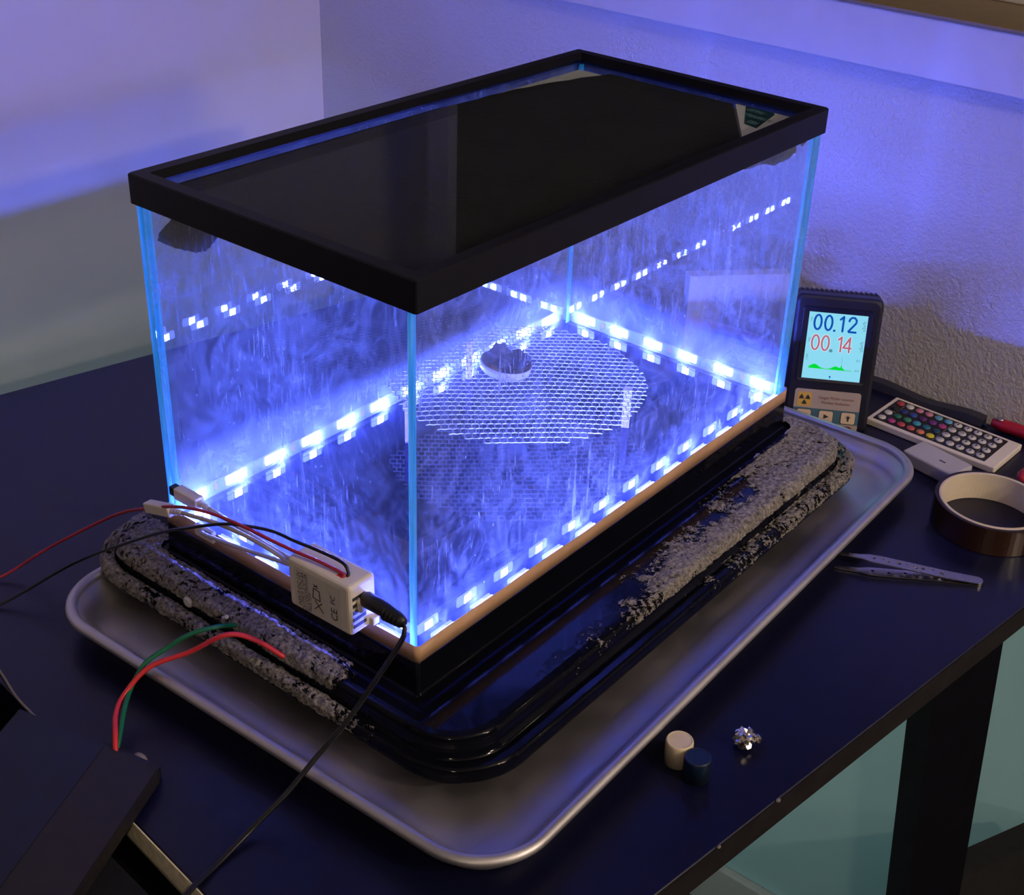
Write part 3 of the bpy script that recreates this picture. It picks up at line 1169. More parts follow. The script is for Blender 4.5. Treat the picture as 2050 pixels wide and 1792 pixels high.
# dish with ore, on the wire screen
dish = tag(empty('sample_dish', (0.3145, 0.184, MZ + 0.0018)), 'shallow pale dish holding dark ore on the wire mesh', 'dish')
dish.rotation_euler = (math.radians(6), math.radians(4), 0)
bm = lathe_bm([(0, 0), (0.0215, 0), (0.0228, 0.0015), (0.0236, 0.0085), (0.0228, 0.0088), (0.0218, 0.0022), (0, 0.0018)], 36)
from_bm('dish_body', bm, M['dish'], dish, True)


def lump(name, c, r, sc, mat, parent, seedv, rough=0.35, sub=3):
    bm = bmesh.new()
    bmesh.ops.create_icosphere(bm, subdivisions=sub, radius=1)
    for v in bm.verts:
        n_ = v.co.normalized()
        k = 1 + rough * noise.noise(n_ * 1.7 + Vector((seedv, 0, 0))) + rough * 0.5 * noise.noise(n_ * 4.3 + Vector((0, seedv, 0)))
        v.co = Vector((n_.x * sc[0], n_.y * sc[1], n_.z * sc[2])) * r * k + Vector(c)
    return from_bm(name, bm, mat, parent)


ore = tag(empty('ore_sample', (0.3160, 0.1825, MZ + 0.0040)), 'dark lumpy ore with a tan patch lying in the dish', 'rock')
lump('rock', (0.003, -0.004, 0.0075), 0.0120, (1.35, 1.2, 0.62), M['ore'], ore, 2.0)
lump('rock', (-0.001, 0.009, 0.0100), 0.0100, (1.1, 1.1, 0.95), M['ore'], ore, 6.0)
tag(lump('rock', (-0.0125, 0.0050, 0.0030), 0.0065, (1.0, 1.2, 0.5), M['tan'], ore, 11.0, 0.2), 'tan flat fragment')

# ================================================================== LED controller on the left glass
ctl = tag(empty('led_controller', (-0.022, 0.061, 0.043)), 'white LED controller box stuck on the left glass above the strip', 'controller')
# local frame: face towards -x; y along the long side (to the left in the photo), z up, leaning slightly
cm = frame4((-0.0205, 0.0615, 0.0432), (0, 1, -0.02), (0, 0.03, 1), (-1, 0, 0))
ctl.matrix_world = cm


def lb(lo, hi, bev, mat, name, parent=ctl, seg=3):
    return from_bm(name, box_bm(lo, hi, bev, seg), mat, parent, False)


lb((-0.0300, -0.0205, -0.0145), (0.0300, 0.0195, 0.0100), 0.0030, M['white'], 'case')
lb((-0.0215, -0.0175, 0.0100), (0.0235, 0.0150, 0.0102), 0.0, M['label'], 'label')
# print on the label, lines run up the box
rot = Matrix(((0, 1, 0, 0), (1, 0, 0, 0), (0, 0, 1, 0), (0, 0, 0, 1)))


def ctext(s, size, x, y, ang=-90, sx=1.0, mat='print'):
    me = text_mesh(s, size)
    me.transform(Matrix.Diagonal((sx, 1, 1, 1)))
    me.materials.clear()
    # on this face +x runs to the viewer's left, so mirror to read properly from outside
    me.transform(Matrix.Rotation(math.radians(90), 4, 'Z'))
    me.transform(Matrix.Diagonal((-1, 1, 1, 1)))
    me.transform(Matrix.Translation((x, y, 0.0104)))
    return link('lettering', me, M[mat], ctl)


ctext('CE', 0.0085, -0.0150, -0.0085)
ctext('FC', 0.0060, -0.0140, 0.0030)
ctext('INPUT DC 12V', 0.0046, 0.0185, -0.002, sx=0.95)
ctext('OUTPUT 3 CH 6A', 0.0042, 0.0150, -0.003, sx=0.95)
ctext('LED CONTROLLER', 0.0042, 0.0115, -0.004, sx=0.95)
ctext('MAX 72W', 0.0038, 0.0085, -0.009, sx=0.95)
# crossed-out bin mark
bm = bmesh.new()
for a, b in (((-0.001, 0.004), (0.0045, 0.0045)), ((-0.001, 0.004), (-0.0015, -0.004)), ((0.0045, 0.0045), (0.0055, -0.0035)), ((-0.0015, -0.004), (0.0055, -0.0035)),
             ((-0.004, -0.0125), (0.004, -0.005)), ((0.0045, -0.0125), (-0.003, -0.005)), ((0.0005, 0.006), (0.004, 0.008)), ((0.0005, 0.008), (0.004, 0.006))):
    a, b = Vector((*a, 0.0104)), Vector((*b, 0.0104))
    tube_bm([a, b], 0.00035, 4, bm)
from_bm('bin_mark', bm, M['print'], ctl)
for k in range(5):                       # vent slots on the right end
    y = -0.0145 + k * 0.0055
    lb((-0.0302, y, -0.004), (-0.0298, y + 0.0026, 0.0075), 0.0, M['print'], 'vent_slot')
lb((-0.0345, -0.003, -0.0075), (-0.029, 0.0085, 0.0045), 0.0025, M['white'], 'power_socket')
lb((-0.0335, -0.0195, -0.0130), (-0.029, -0.0130, -0.0070), 0.0008, M['white'], 'bracket_tab')
bm = box_bm((0.0290, -0.010, -0.008), (0.0335, 0.012, 0.004), 0.0015)
from_bm('cable_outlet', bm, M['white'], ctl)
lb((-0.0175, 0.0185, 0.0005), (-0.0125, 0.0198, 0.0045), 0.0004, M['red_wire'], 'wire_hole')

# black barrel plug and its cord
plug = tag(empty('power_cord', (-0.02, 0.02, 0.05)), 'black power plug with thin twin cord running down over the pan', 'cord')
def rel(o, pts):
    return [Vector(p) - o.location for p in pts]


pl_pts = [(-0.0185, 0.0300, 0.0502), (-0.0190, 0.0280, 0.0503), (-0.0195, 0.0150, 0.0510), (-0.0200, 0.0060, 0.0513), (-0.0208, -0.0040, 0.0508), (-0.0215, -0.0080, 0.0500)]
from_bm('plug', tube_bm(rel(plug, pl_pts), 0.005, 18, radii=[0.0046, 0.0056, 0.0056, 0.0050, 0.0042, 0.0034]), M['black'], plug, True)
for k in range(5):
    t_ = 0.55 + k * 0.09
    a = Vector(pl_pts[1]).lerp(Vector(pl_pts[5]), t_)
    b = Vector(pl_pts[1]).lerp(Vector(pl_pts[5]), t_ + 0.035)
    from_bm('grip_ring', tube_bm(rel(plug, [a, b]), 0.0058 - 0.0004 * k, 14), M['black'], plug, True)
cord = [(-0.0215, -0.0080, 0.0500), (-0.0235, -0.0105, 0.0470), (-0.028, -0.0103, 0.0382), (-0.045, 0.0009, 0.0054), (-0.062, 0.0076, -0.017),
        (-0.082, 0.0159, -0.0384), (-0.104, 0.0195, -0.0540), (-0.128, 0.0260, -0.0700), (-0.158, 0.0240, -0.0752), (-0.186, 0.0184, -0.0735), (-0.212, 0.0100, -0.0760), (-0.255, -0.0100, -0.0768), (-0.30, -0.022, -0.0768)]
sp = spline(cord, 8)
for sgn in (-1, 1):
    off = [p + Vector((0.0, 0.0, 0)) + Vector((-0.5, -0.85, 0.1)).normalized() * 0.00115 * sgn for p in sp]
    from_bm('cord_strand', tube_bm(rel(plug, off), 0.00125, 8), M['black_wire'], plug, True)

# controller leads ending in white plugs (a thing: the controller harness)
har = tag(empty('led_lead', (-0.02, 0.15, 0.05)), 'bundle of white leads with two loose white plugs at the left corner', 'cable')
leads = [[(-0.020, 0.0950, 0.0500), (-0.0215, 0.125, 0.0525), (-0.021, 0.160, 0.0545), (-0.020, 0.185, 0.0547)],
         [(-0.022, 0.0950, 0.0470), (-0.027, 0.115, 0.0560), (-0.030, 0.155, 0.0575), (-0.030, 0.203, 0.0479)],
         [(-0.018, 0.0950, 0.0440), (-0.016, 0.125, 0.0370), (-0.013, 0.167, 0.0263), (-0.009, 0.208, 0.0165), (-0.003, 0.2165, 0.0130)]]
for L in leads:
    from_bm('lead', tube_bm(rel(har, spline(L, 8)), 0.0016, 8), M['grey_wire'], har, True)


def plug_body(p0, p1, w, h, tip):
    p0, p1 = Vector(p0), Vector(p1)
    d = (p1 - p0).normalized()
    side = Vector((0, 0, 1)).cross(d).normalized()
    up_ = d.cross(side)
    L = (p1 - p0).length
    bm = box_bm((0, -w / 2, -h / 2), (L * 0.72, w / 2, h / 2), 0.0012, 2)
    m4 = frame4(p0 - har.location, d, side, up_)
    bm.transform(m4)
    from_bm('plug', bm, M['white'], har)
    for k in range(4):
        x = L * (0.74 + 0.07 * k)
        b2 = tube_bm([(x, 0, 0), (x + L * 0.045, 0, 0)], 0.0027 - 0.0002 * k, 12)
        b2.transform(m4)
        from_bm('strain_relief', b2, M['white'], har)
    if tip:
        b3 = box_bm((-0.006, -w * 0.38, -h * 0.38), (0.0005, w * 0.38, h * 0.38), 0.0006)
        b3.transform(m4)
        tag(from_bm('socket_tip', b3, M['black'], har), 'black socket end')


plug_body((-0.020, 0.2195, 0.0545), (-0.020, 0.1850, 0.0547), 0.0085, 0.0095, True)
plug_body((-0.030, 0.2440, 0.0362), (-0.030, 0.2029, 0.0479), 0.0080, 0.0085, False)

# thin red and black wires going into the top of the controller, off to the left
w = tag(empty('thin_wire', (-0.02, 0.2, 0.03)), 'thin dark red wire from the controller top off to the left', 'wire', None)
tr_ = [(-0.0245, 0.0450, 0.0625), (-0.0225, 0.0460, 0.0645), (-0.024, 0.0667, 0.0655), (-0.027, 0.0875, 0.0660), (-0.03, 0.1086, 0.0675), (-0.032, 0.1366, 0.0680), (-0.034, 0.1658, 0.0660), (-0.036, 0.1967, 0.0586),
       (-0.030, 0.2380, 0.0370), (-0.0225, 0.300, 0.0000), (-0.0451, 0.3635, -0.0480), (-0.0761, 0.3906, -0.0735), (-0.115, 0.405, -0.0755)]
from_bm('insulation', tube_bm(rel(w, spline(tr_, 8)), 0.00125, 8), M['dark_red_wire'], w, True)
w = tag(empty('thin_wire', (-0.02, 0.2, 0.03)), 'thin black wire curving from the controller top off to the left', 'wire', None)
tb_ = [(-0.0215, 0.0428, 0.0625), (-0.0195, 0.0440, 0.0655), (-0.019, 0.0500, 0.0700), (-0.021, 0.0692, 0.0712), (-0.024, 0.0901, 0.0715), (-0.028, 0.1102, 0.0731), (-0.03, 0.1444, 0.0638), (-0.032, 0.164, 0.0561), (-0.035, 0.1949, 0.0405),
       (-0.030, 0.2250, 0.0220), (-0.0250, 0.280, -0.0150), (-0.0482, 0.3247, -0.0435), (-0.0965, 0.3588, -0.0738), (-0.130, 0.372, -0.0755)]
from_bm('insulation', tube_bm(rel(w, spline(tb_, 8)), 0.0012, 8), M['black_wire'], w, True)

# thick green and red wires from the tray to the flat black case
w = tag(empty('thick_wire', (-0.08, 0.17, -0.03)), 'thick green wire from the tray side to the dark flat case', 'wire')
gw = [(-0.0255, 0.1600, -0.0350), (-0.030, 0.1560, -0.0300), (-0.045, 0.1570, -0.0235), (-0.06, 0.1675, -0.0266), (-0.075, 0.178, -0.0367), (-0.09, 0.1831, -0.0440), (-0.105, 0.1809, -0.0560), (-0.120, 0.1687, -0.0590), (-0.134, 0.1555, -0.0640), (-0.142, 0.1490, -0.0680)]
from_bm('insulation', tube_bm(rel(w, spline(gw, 8)), 0.0018, 10), M['green_wire'], w, True)
w = tag(empty('thick_wire', (-0.08, 0.15, -0.03)), 'thick bright red wire from the tray side to the dark flat case', 'wire')
rw = [(-0.0255, 0.1050, -0.0350), (-0.0290, 0.1060, -0.0320), (-0.036, 0.1180, -0.0230), (-0.045, 0.1310, -0.0170), (-0.055, 0.1397, -0.0174), (-0.068, 0.1584, -0.0329), (-0.09, 0.1773, -0.0435), (-0.11, 0.1809, -0.0570), (-0.125, 0.1715, -0.0606), (-0.137, 0.1560, -0.0610), (-0.1445, 0.1470, -0.0680)]
from_bm('insulation', tube_bm(rel(w, spline(rw, 8)), 0.0019, 10), M['red_wire'], w, True)

# ================================================================== dark flat case at the table's left edge
K = Vector((-0.137, 0.109, 0))
uu = Vector((-0.90, -0.43, 0)).normalized()
vv = Vector((0.20, -0.98, 0)).normalized()
case = tag(empty('flat_case', (K.x, K.y, TZ)), 'dark flat case at the table edge with red and green wires', 'case')
zc0, zc1 = 0.0006, 0.0130


def case_pts(a0, a1, b0, b1):
    return [((uu * a + vv * b).x, (uu * a + vv * b).y) for a, b in ((a0, b0), (a1, b0), (a1, b1), (a0, b1))]


bm = slab_bm(case_pts(0, 0.155, -0.125, 0), zc0, zc1)
bmesh.ops.bevel(bm, geom=list(bm.edges), offset=0.0012, segments=2, affect='EDGES')
from_bm('case_body', bm, M['box_brown'], case)
bm = slab_bm(case_pts(0.0015, 0.152, -0.123, -0.047), zc1, zc1 + 0.0004)
tag(from_bm('cover_label', bm, M['box_navy'], case), 'dark navy cover sheet')
bm = slab_bm(case_pts(-0.0045, -0.0002, -0.060, -0.002), zc0, zc1 - 0.003)
from_bm('end_lip', bm, M['box_navy'], case)
bm = bmesh.new()
bmesh.ops.create_uvsphere(bm, u_segments=14, v_segments=8, radius=1)
for v in bm.verts:
    p = uu * (-0.0065) + vv * (-0.0215)
    v.co = Vector((p.x + v.co.x * 0.0040, p.y + v.co.y * 0.0065, 0.0055 + v.co.z * 0.004))
tag(from_bm('strain_plug', bm, M['grey_dull'], case, True), 'pale grey strain plug')

# thin lead with a bare copper tip along the table's left edge
w = tag(empty('bare_lead', (-0.15, 0.25, TZ)), 'thin grey lead with a bare copper tip along the left table edge', 'wire')
pts = [(-0.1330, 0.330, TZ + 0.0012), (-0.1430, 0.285, TZ + 0.0012), (-0.1505, 0.255, TZ + 0.0012), (-0.1545, 0.2235, TZ + 0.0012)]
from_bm('insulation', tube_bm(rel(w, spline(pts, 6)), 0.0010, 8), M['grey_dull'], w, True)
from_bm('copper_tip', tube_bm(rel(w, [(-0.1545, 0.2235, TZ + 0.0012), (-0.1560, 0.2175, TZ + 0.0016), (-0.1572, 0.2110, TZ + 0.0016)]), 0.0015, 8, radii=[0.0012, 0.0021, 0.0014]), M['copper'], w, True)

# ================================================================== Geiger counter
s_ = 0.962
gn = Vector((-0.8384, -0.5038, 0.2079)).normalized()
gh = Vector((0.515, -0.8572, 0)).normalized()
gu = gn.cross(gh) * (1 if gn.cross(gh).z > 0 else -1)
C0 = Vector((-0.52749, -0.49066, 0.59232))
GO = C0 + (Vector((0.6764, 0.0305, -0.0133)) - C0) * s_
gg = tag(empty('geiger_counter', mat=frame4(GO, gh, gu, gn)), 'upright dark radiation meter with lit screen reading 00.12', 'meter')


def gpoly(x0, y0, x1, y1, r, n=6):
    return rrect(x0 * s_, y0 * s_, x1 * s_, y1 * s_, r, n)


GB, GTp = -0.0915, 0.0545
body = gpoly(-0.0455, GB, 0.0455, GTp, 0.006)
rings = []
for z, ins in ((-0.032, 0.002), (-0.029, 0.0), (-0.020, 0.0), (-0.0195, 0.0008), (-0.0180, 0.0008), (-0.0175, 0.0), (-0.003, 0.0004), (-0.0008, 0.0016), (0.0, 0.0040)):
    rings.append([(x, y, z) for x, y in rrect(-0.0455 * s_ + ins, GB * s_ + ins, 0.0455 * s_ - ins, GTp * s_ - ins, 0.006, 6)])
from_bm('body', loft(rings, True, True), M['geiger'], gg)
for k in range(16):
    x = (-0.040 + k * 0.0052) * s_
    from_bm('grille_rib', box_bm((x, GTp * s_ - 0.0005, -0.030), (x + 0.0024, GTp * s_ + 0.0010, -0.021), 0.0003, 1), M['geiger'], gg)
# bevelled bezel round the screen
ro = gpoly(-0.0370, -0.0395, 0.0370, 0.0420, 0.003)
ri = gpoly(-0.0305, -0.0360, 0.0305, 0.0362, 0.0006)
bm = loft([[(x, y, 0.0001) for x, y in ro], [(x, y, 0.0012) for x, y in gpoly(-0.0362, -0.0388, 0.0362, 0.0412, 0.003)], [(x, y, 0.0003) for x, y in ri]], False, False)
from_bm('bezel', bm, M['geiger'], gg)
bm = slab_bm([(-0.0305 * s_, -0.0358 * s_), (0.0305 * s_, -0.0358 * s_), (0.0305 * s_, 0.0360 * s_), (-0.0305 * s_, 0.0360 * s_)], 0.0001, 0.0005)
scr = tag(from_bm('screen', bm, M['screen'], gg), 'lit pale cyan screen with blue and red readings')


def gtext(s, size, x, y, mat, sx=1.0, rotz=0.0, parent=scr, z=0.0007, align='CENTER', bold=0.0):
    me = text_mesh(s, size, align)
    me.transform(Matrix.Diagonal((sx, 1, 1, 1)))
    me.materials.clear()
    me.transform(Matrix.Translation((x * s_, y * s_, z)) @ Matrix.Rotation(rotz, 4, 'Z'))
    return link('lettering', me, M[mat], parent)


# seven readings are drawn as stroke glyphs with round ends, like the meter's display font
def stroke(paths, w, mat, x, y, h, z=0.0006, parent=scr):
    bm = bmesh.new()
    for P in paths:
        P = [Vector((x + p[0] * h, y + p[1] * h, z)) for p in P]
        for k in range(len(P) - 1):
            a, b = P[k], P[k + 1]
            d = (b - a)
            if d.length < 1e-7:
                continue
            d.normalize()
            nrm_ = Vector((-d.y, d.x, 0)) * w
            q = [bm.verts.new(a + nrm_), bm.verts.new(a - nrm_), bm.verts.new(b - nrm_), bm.verts.new(b + nrm_)]
            bm.faces.new(q)
        for p in (P if len(P) < 7 else P[::2]):
            c = [bm.verts.new(p + Vector((math.cos(2 * PI * j / 10), math.sin(2 * PI * j / 10), 0)) * w) for j in range(10)]
            bm.faces.new(c)
    return from_bm('digit', bm, M[mat], parent)


def ell(cx, cy, rx_, ry_, n=28):
    return [(cx + rx_ * math.cos(2 * PI * k / n), cy + ry_ * math.sin(2 * PI * k / n)) for k in range(n + 1)]


GL = {'0': [ell(0.25, 0.5, 0.235, 0.5)],
      '1': [[(0.10, 0.80), (0.30, 1.0), (0.30, 0.0)]],
      '2': [[(0.02, 0.74)] + [(0.26 + 0.24 * math.cos(a), 0.74 + 0.26 * math.sin(a)) for a in np.linspace(PI, -0.5, 10)] + [(0.0, 0.0), (0.52, 0.0)]],
      '4': [[(0.52, 0.28), (0.0, 0.28), (0.40, 1.0), (0.40, 0.0)]],
      '.': [[(0.0, 0.0), (0.01, 0.0)]]}


def number(digs, x0, y0, h, w, mat, z, dotmat):
    for ch_, dx in digs:
        stroke(GL[ch_], w * (1.15 if ch_ == '.' else 1), dotmat if ch_ == '.' else mat, x0 + dx, y0, h, z)


dg = [('0', 0.0), ('0', 0.0108), ('.', 0.0208), ('1', 0.0245), ('2', 0.0345)]
number(dg, -0.0236, 0.0170, 0.0150, 0.00105, 'digit_blue', 0.0006, 'digit_blue')
dg = [('0', 0.0), ('0', 0.0100), ('.', 0.0200), ('1', 0.0250), ('4', 0.0320)]
number(dg, -0.0236, -0.0040, 0.0150, 0.00150, 'digit_glow', 0.00056, 'grey_digit')
number(dg, -0.0236, -0.0040, 0.0150, 0.00095, 'digit_red', 0.00066, 'grey_digit')
gtext('uSv/h', 0.0052, 0.0275, 0.0248, 'grey_digit', 0.95, PI / 2)
gtext('uSv/h', 0.0052, 0.0275, 0.0030, 'grey_digit', 0.95, PI / 2)
gtext('real', 0.0032, -0.0278, 0.0280, 'grey_digit', 1, PI / 2)
gtext('avg', 0.0032, -0.0278, 0.0060, 'grey_digit', 1, PI / 2)
gtext('CPM', 0.0032, -0.0272, -0.0125, 'grey_digit', 1, PI / 2)
gtext('0.6', 0.0034, 0.0262, -0.0125, 'grey_digit')
gtext('0.0', 0.0034, 0.0262, -0.0235, 'grey_digit')
top = []
for k in range(61):
    t_ = k / 60
    hgt = 0.0006 + 0.0042 * math.exp(-((t_ - 0.13) / 0.12) ** 2) + 0.0034 * math.exp(-((t_ - 0.62) / 0.10) ** 2) + 0.0022 * math.exp(-((t_ - 0.76) / 0.05) ** 2)
    if abs(t_ - 0.745) < 0.009: hgt += 0.0042
    top.append((-0.0245 + 0.0455 * t_, -0.0245 + hgt))
poly = [(-0.0245, -0.0245)] + top + [(0.0210, -0.0245)]
bm = bmesh.new()
for k in range(len(top) - 1):
    a, b = top[k], top[k + 1]
    q = [bm.verts.new((a[0] * s_, -0.0245 * s_, 0.0006)), bm.verts.new((b[0] * s_, -0.0245 * s_, 0.0006)), bm.verts.new((b[0] * s_, b[1] * s_, 0.0006)), bm.verts.new((a[0] * s_, a[1] * s_, 0.0006))]
    bm.faces.new(q)
from_bm('graph', bm, M['graph'], scr)
xk = (-0.0245 + 0.0455 * 0.745) * s_
from_bm('graph_spike', box_bm((xk - 0.00012, -0.0165 * s_, 0.00055), (xk + 0.00012, -0.0100 * s_, 0.00062)), M['grey_digit'], scr)
stroke([[(0, 0.2), (0, -0.2)], [(-0.2, 0.3), (0.2, 0.3)]], 0.0005, 'digit_blue', -0.001, -0.0318, 0.003)
# label with trefoil, wording and keys
bm = slab_bm(gpoly(-0.0350, -0.0915, 0.0348, -0.0478, 0.003), 0.0, 0.0004)
lab = tag(from_bm('front_label', bm, M['g_label'], gg), 'beige label with trefoil and a teal key band')
bm = slab_bm([(-0.0350 * s_, -0.0835 * s_), (0.0348 * s_, -0.0835 * s_), (0.0348 * s_, -0.0685 * s_), (-0.0350 * s_, -0.0685 * s_)], 0.0004, 0.0006)
from_bm('key_band', bm, M['g_teal'], lab)
bm = slab_bm(gpoly(-0.0315, -0.0668, -0.0170, -0.0512, 0.0012), 0.0004, 0.0006)
from_bm('trefoil_field', bm, M['g_yellow'], lab)
bm = bmesh.new()
cx_, cy_ = -0.0243 * s_, -0.0590 * s_
for k in range(3):
    a0 = math.radians(30 + 120 * k)
    pr, po = [], []
    for j in range(7):
        a = a0 + math.radians(60) * j / 6
        pr.append(bm.verts.new((cx_ + 0.0014 * math.cos(a), cy_ + 0.0014 * math.sin(a), 0.0007)))
        po.append(bm.verts.new((cx_ + 0.0056 * math.cos(a), cy_ + 0.0056 * math.sin(a), 0.0007)))
    for j in range(6):
        bm.faces.new((pr[j], po[j], po[j + 1], pr[j + 1]))
# turn so that one blade points down
bmesh.ops.transform(bm, verts=bm.verts, matrix=Matrix.Translation((cx_, cy_, 0)) @ Matrix.Rotation(math.radians(90), 4, 'Z') @ Matrix.Translation((-cx_, -cy_, 0)))
c = [bm.verts.new((cx_ + 0.0006 * math.cos(2 * PI * j / 10), cy_ + 0.0006 * math.sin(2 * PI * j / 10), 0.0007)) for j in range(10)]
bm.faces.new(c)
from_bm('trefoil', bm, M['print'], lab)
gtext('Geiger Muller counter', 0.0042, 0.0090, -0.0560, 'g_red', 0.95, 0, lab, 0.0006)
gtext('Nuclear Radiation', 0.0042, 0.0090, -0.0612, 'g_red', 0.95, 0, lab, 0.0006)


def gkey(x, icon):
    bm = slab_bm(gpoly(x - 0.0074, -0.0825, x + 0.0074, -0.0702, 0.0020), 0.0006, 0.0013)
    o = from_bm('key', bm, M['g_button'], gg)
    bm = slab_bm(gpoly(x - 0.0080, -0.0831, x + 0.0080, -0.0696, 0.0024), 0.0006, 0.0008)
    from_bm('key_outline', bm, M['print'], o)
    bm = bmesh.new()
    X, Y, Z = x * s_, -0.0763 * s_, 0.0014
    def poly_(pts):
        bm.faces.new([bm.verts.new((X + px * 0.001, Y + py * 0.001, Z)) for px, py in pts])
    if icon == 'play':
        poly_([(-2.2, -2.5), (3.2, 0), (-2.2, 2.5)])
    elif icon == 'speaker':
        poly_([(-3.8, -1.0), (-2.4, -1.0), (-0.4, -2.6), (-0.4, 2.6), (-2.4, 1.0), (-3.8, 1.0)])
        for yy in (-1.4, 0, 1.4):
            poly_([(1.0, yy - 0.3), (3.4, yy - 0.3), (3.4, yy + 0.3), (1.0, yy + 0.3)])
    else:
        poly_([(1.7 * math.cos(a), 0.9 + 1.7 * math.sin(a)) for a in np.linspace(0, 2 * PI, 14)[:-1]])
        poly_([(-0.9, -3.2), (0.9, -3.2), (0.9, -0.4), (-0.9, -0.4)])
        for a in np.linspace(-0.2, PI + 0.2, 7):
            d0, d1 = 2.1, 3.2
            n_ = (-math.sin(a) * 0.18, math.cos(a) * 0.18)
            poly_([(d0 * math.cos(a) + n_[0], 0.9 + d0 * math.sin(a) + n_[1]), (d1 * math.cos(a) + n_[0], 0.9 + d1 * math.sin(a) + n_[1]), (d1 * math.cos(a) - n_[0], 0.9 + d1 * math.sin(a) - n_[1]), (d0 * math.cos(a) - n_[0], 0.9 + d0 * math.sin(a) - n_[1])])
    from_bm('icon', bm, M['print'], o)


gkey(-0.0232, 'speaker')
gkey(0.0002, 'play')
gkey(0.0238, 'lamp')
bm = slab_bm(gpoly(0.012, -0.0925, 0.029, -0.0855, 0.003), 0.0004, 0.0010)
tag(from_bm('key', bm, M['g_crimson'], gg), 'dark red key')
# prop behind
foot_z = GB * s_
bm = bmesh.new()
pr = [Vector((-0.016, 0.0, -0.0315)), Vector((0.016, 0.0, -0.0315))]
back = Vector((0, 0, 0))
inv = gg.matrix_world.inverted()
wpt = gg.matrix_world @ Vector((0, 0, -0.031))
gp = Vector((wpt.x, wpt.y, TZ + 0.0028)) - Vector((gn.x, gn.y, 0)).normalized() * 0.022
lp = inv @ gp
tube_bm([(-0.016, 0, -0.031), (lp.x - 0.016, lp.y + 0.0015, lp.z)], 0.0016, 8, bm)
tube_bm([(0.016, 0, -0.031), (lp.x + 0.016, lp.y + 0.0015, lp.z)], 0.0016, 8, bm)
tube_bm([(lp.x - 0.016, lp.y + 0.0015, lp.z), (lp.x + 0.016, lp.y + 0.0015, lp.z)], 0.0016, 8, bm)
from_bm('rear_prop', bm, M['black'], gg)

# ================================================================== printed carton standing behind the tank end
sc2 = 1.075
pts = [C0 + (Vector(p) - C0) * sc2 for p in ((0.532, 0.130, 0.082), (0.609, 0.060, 0.083), (0.603, 0.054, -0.001))]
ph = (pts[1] - pts[0]); wP = ph.length; ph = Vector((ph.x, ph.y, 0)).normalized()
pn = Vector((ph.y, -ph.x, 0))
pn = pn if pn.x < 0 else -pn
hP = pts[0].z - TZ
leaf = tag(empty('carton', mat=frame4((pts[0].x, pts[0].y, TZ), ph, (0, 0, 1), -pn if ph.cross(Vector((0, 0, 1))).dot(pn) < 0 else pn)), 'white printed carton standing behind the right end of the tank', 'box')
bm = box_bm((0, 0, -0.016), (wP, hP, 0.0), 0.0006, 1)
from_bm('carton_body', bm, M['paper'], leaf)
for k in range(10):
    x = wP * (0.20 + 0.075 * k)
    y1 = hP * (0.90 - 0.06 * (k % 3))
    me = text_mesh('read this sheet before use and keep it dry' if k % 2 else 'keep lid shut and wait for the cold', 0.0042, 'LEFT')
    me.materials.clear()
    me.transform(Matrix.Translation((x, hP * 0.30, 0.0003)) @ Matrix.Rotation(PI / 2, 4, 'Z') @ Matrix.Diagonal((1.0, 1, 1, 1)))
    link('lettering', me, M['faint_print'], leaf)

# ================================================================== remote control
rem_c = Vector((0.6865, -0.0985))
rxv = Vector((0.998, -0.055, 0)).normalized()      # across (towards the wall)
ryv = Vector((-0.055, -0.998, 0)).normalized()     # along, to the right in the photo
RL, RW, RH = 0.143, 0.0665, 0.0075
remote = tag(empty('remote_control', mat=frame4((rem_c.x, rem_c.y, TZ), ryv, rxv, (0, 0, 1))), 'white remote with rows of coloured round buttons beside the meter', 'remote')
bm = box_bm((-RL / 2, -RW / 2, 0.0002), (RL / 2, RW / 2, RH), 0.0012, 2)
from_bm('case', bm, M['white'], remote)
bm = slab_bm(rrect(-RL / 2 + 0.005, -RW / 2 + 0.005, RL / 2 - 0.013, RW / 2 - 0.005, 0.001, 3), RH, RH + 0.0003)
face = from_bm('face_plate', bm, M['black'], remote)
cols = {'W': (0.62, 0.60, 0.62), 'R': (0.55, 0.07, 0.08), 'P': (0.60, 0.22, 0.32), 'B': (0.02, 0.03, 0.20), 'b': (0.03, 0.07, 0.35), 'L': (0.12, 0.35, 0.55), 'G': (0.02, 0.17, 0.10), 'g': (0.04, 0.25, 0.12),
        'C': (0.05, 0.36, 0.48), 'T': (0.02, 0.16, 0.22), 'D': (0.01, 0.06, 0.12), 'V': (0.10, 0.02, 0.16), 'v': (0.18, 0.03, 0.22), 'M': (0.42, 0.05, 0.20), 'O': (0.65, 0.20, 0.07), 'o': (0.60, 0.10, 0.07), 'Y': (0.72, 0.60, 0.03), 'r': (0.45, 0.05, 0.06), 'K': (0.008, 0.008, 0.012)}
names = {'W': 'white', 'R': 'red', 'P': 'pink', 'B': 'dark blue', 'b': 'blue', 'L': 'light blue', 'G': 'dark green', 'g': 'green', 'C': 'cyan', 'T': 'teal', 'D': 'dark teal', 'V': 'dark violet', 'v': 'violet', 'M': 'magenta', 'O': 'orange', 'o': 'orange-red', 'Y': 'yellow', 'r': 'red', 'K': 'black'}
rows = ['rWPPLLWWWWW',      # far row
        'KBbVvMWWWWW',
        'WGgCTDWWWWW',
        'WMRoOYWWWWW']      # near row
bmats = {k: plain('button_' + names[k].replace(' ', '_') + k, v, 0.4, var=0.05) for k, v in cols.items()}
bx0, bdx = -RL / 2 + 0.0115, 0.01105
marks = {}
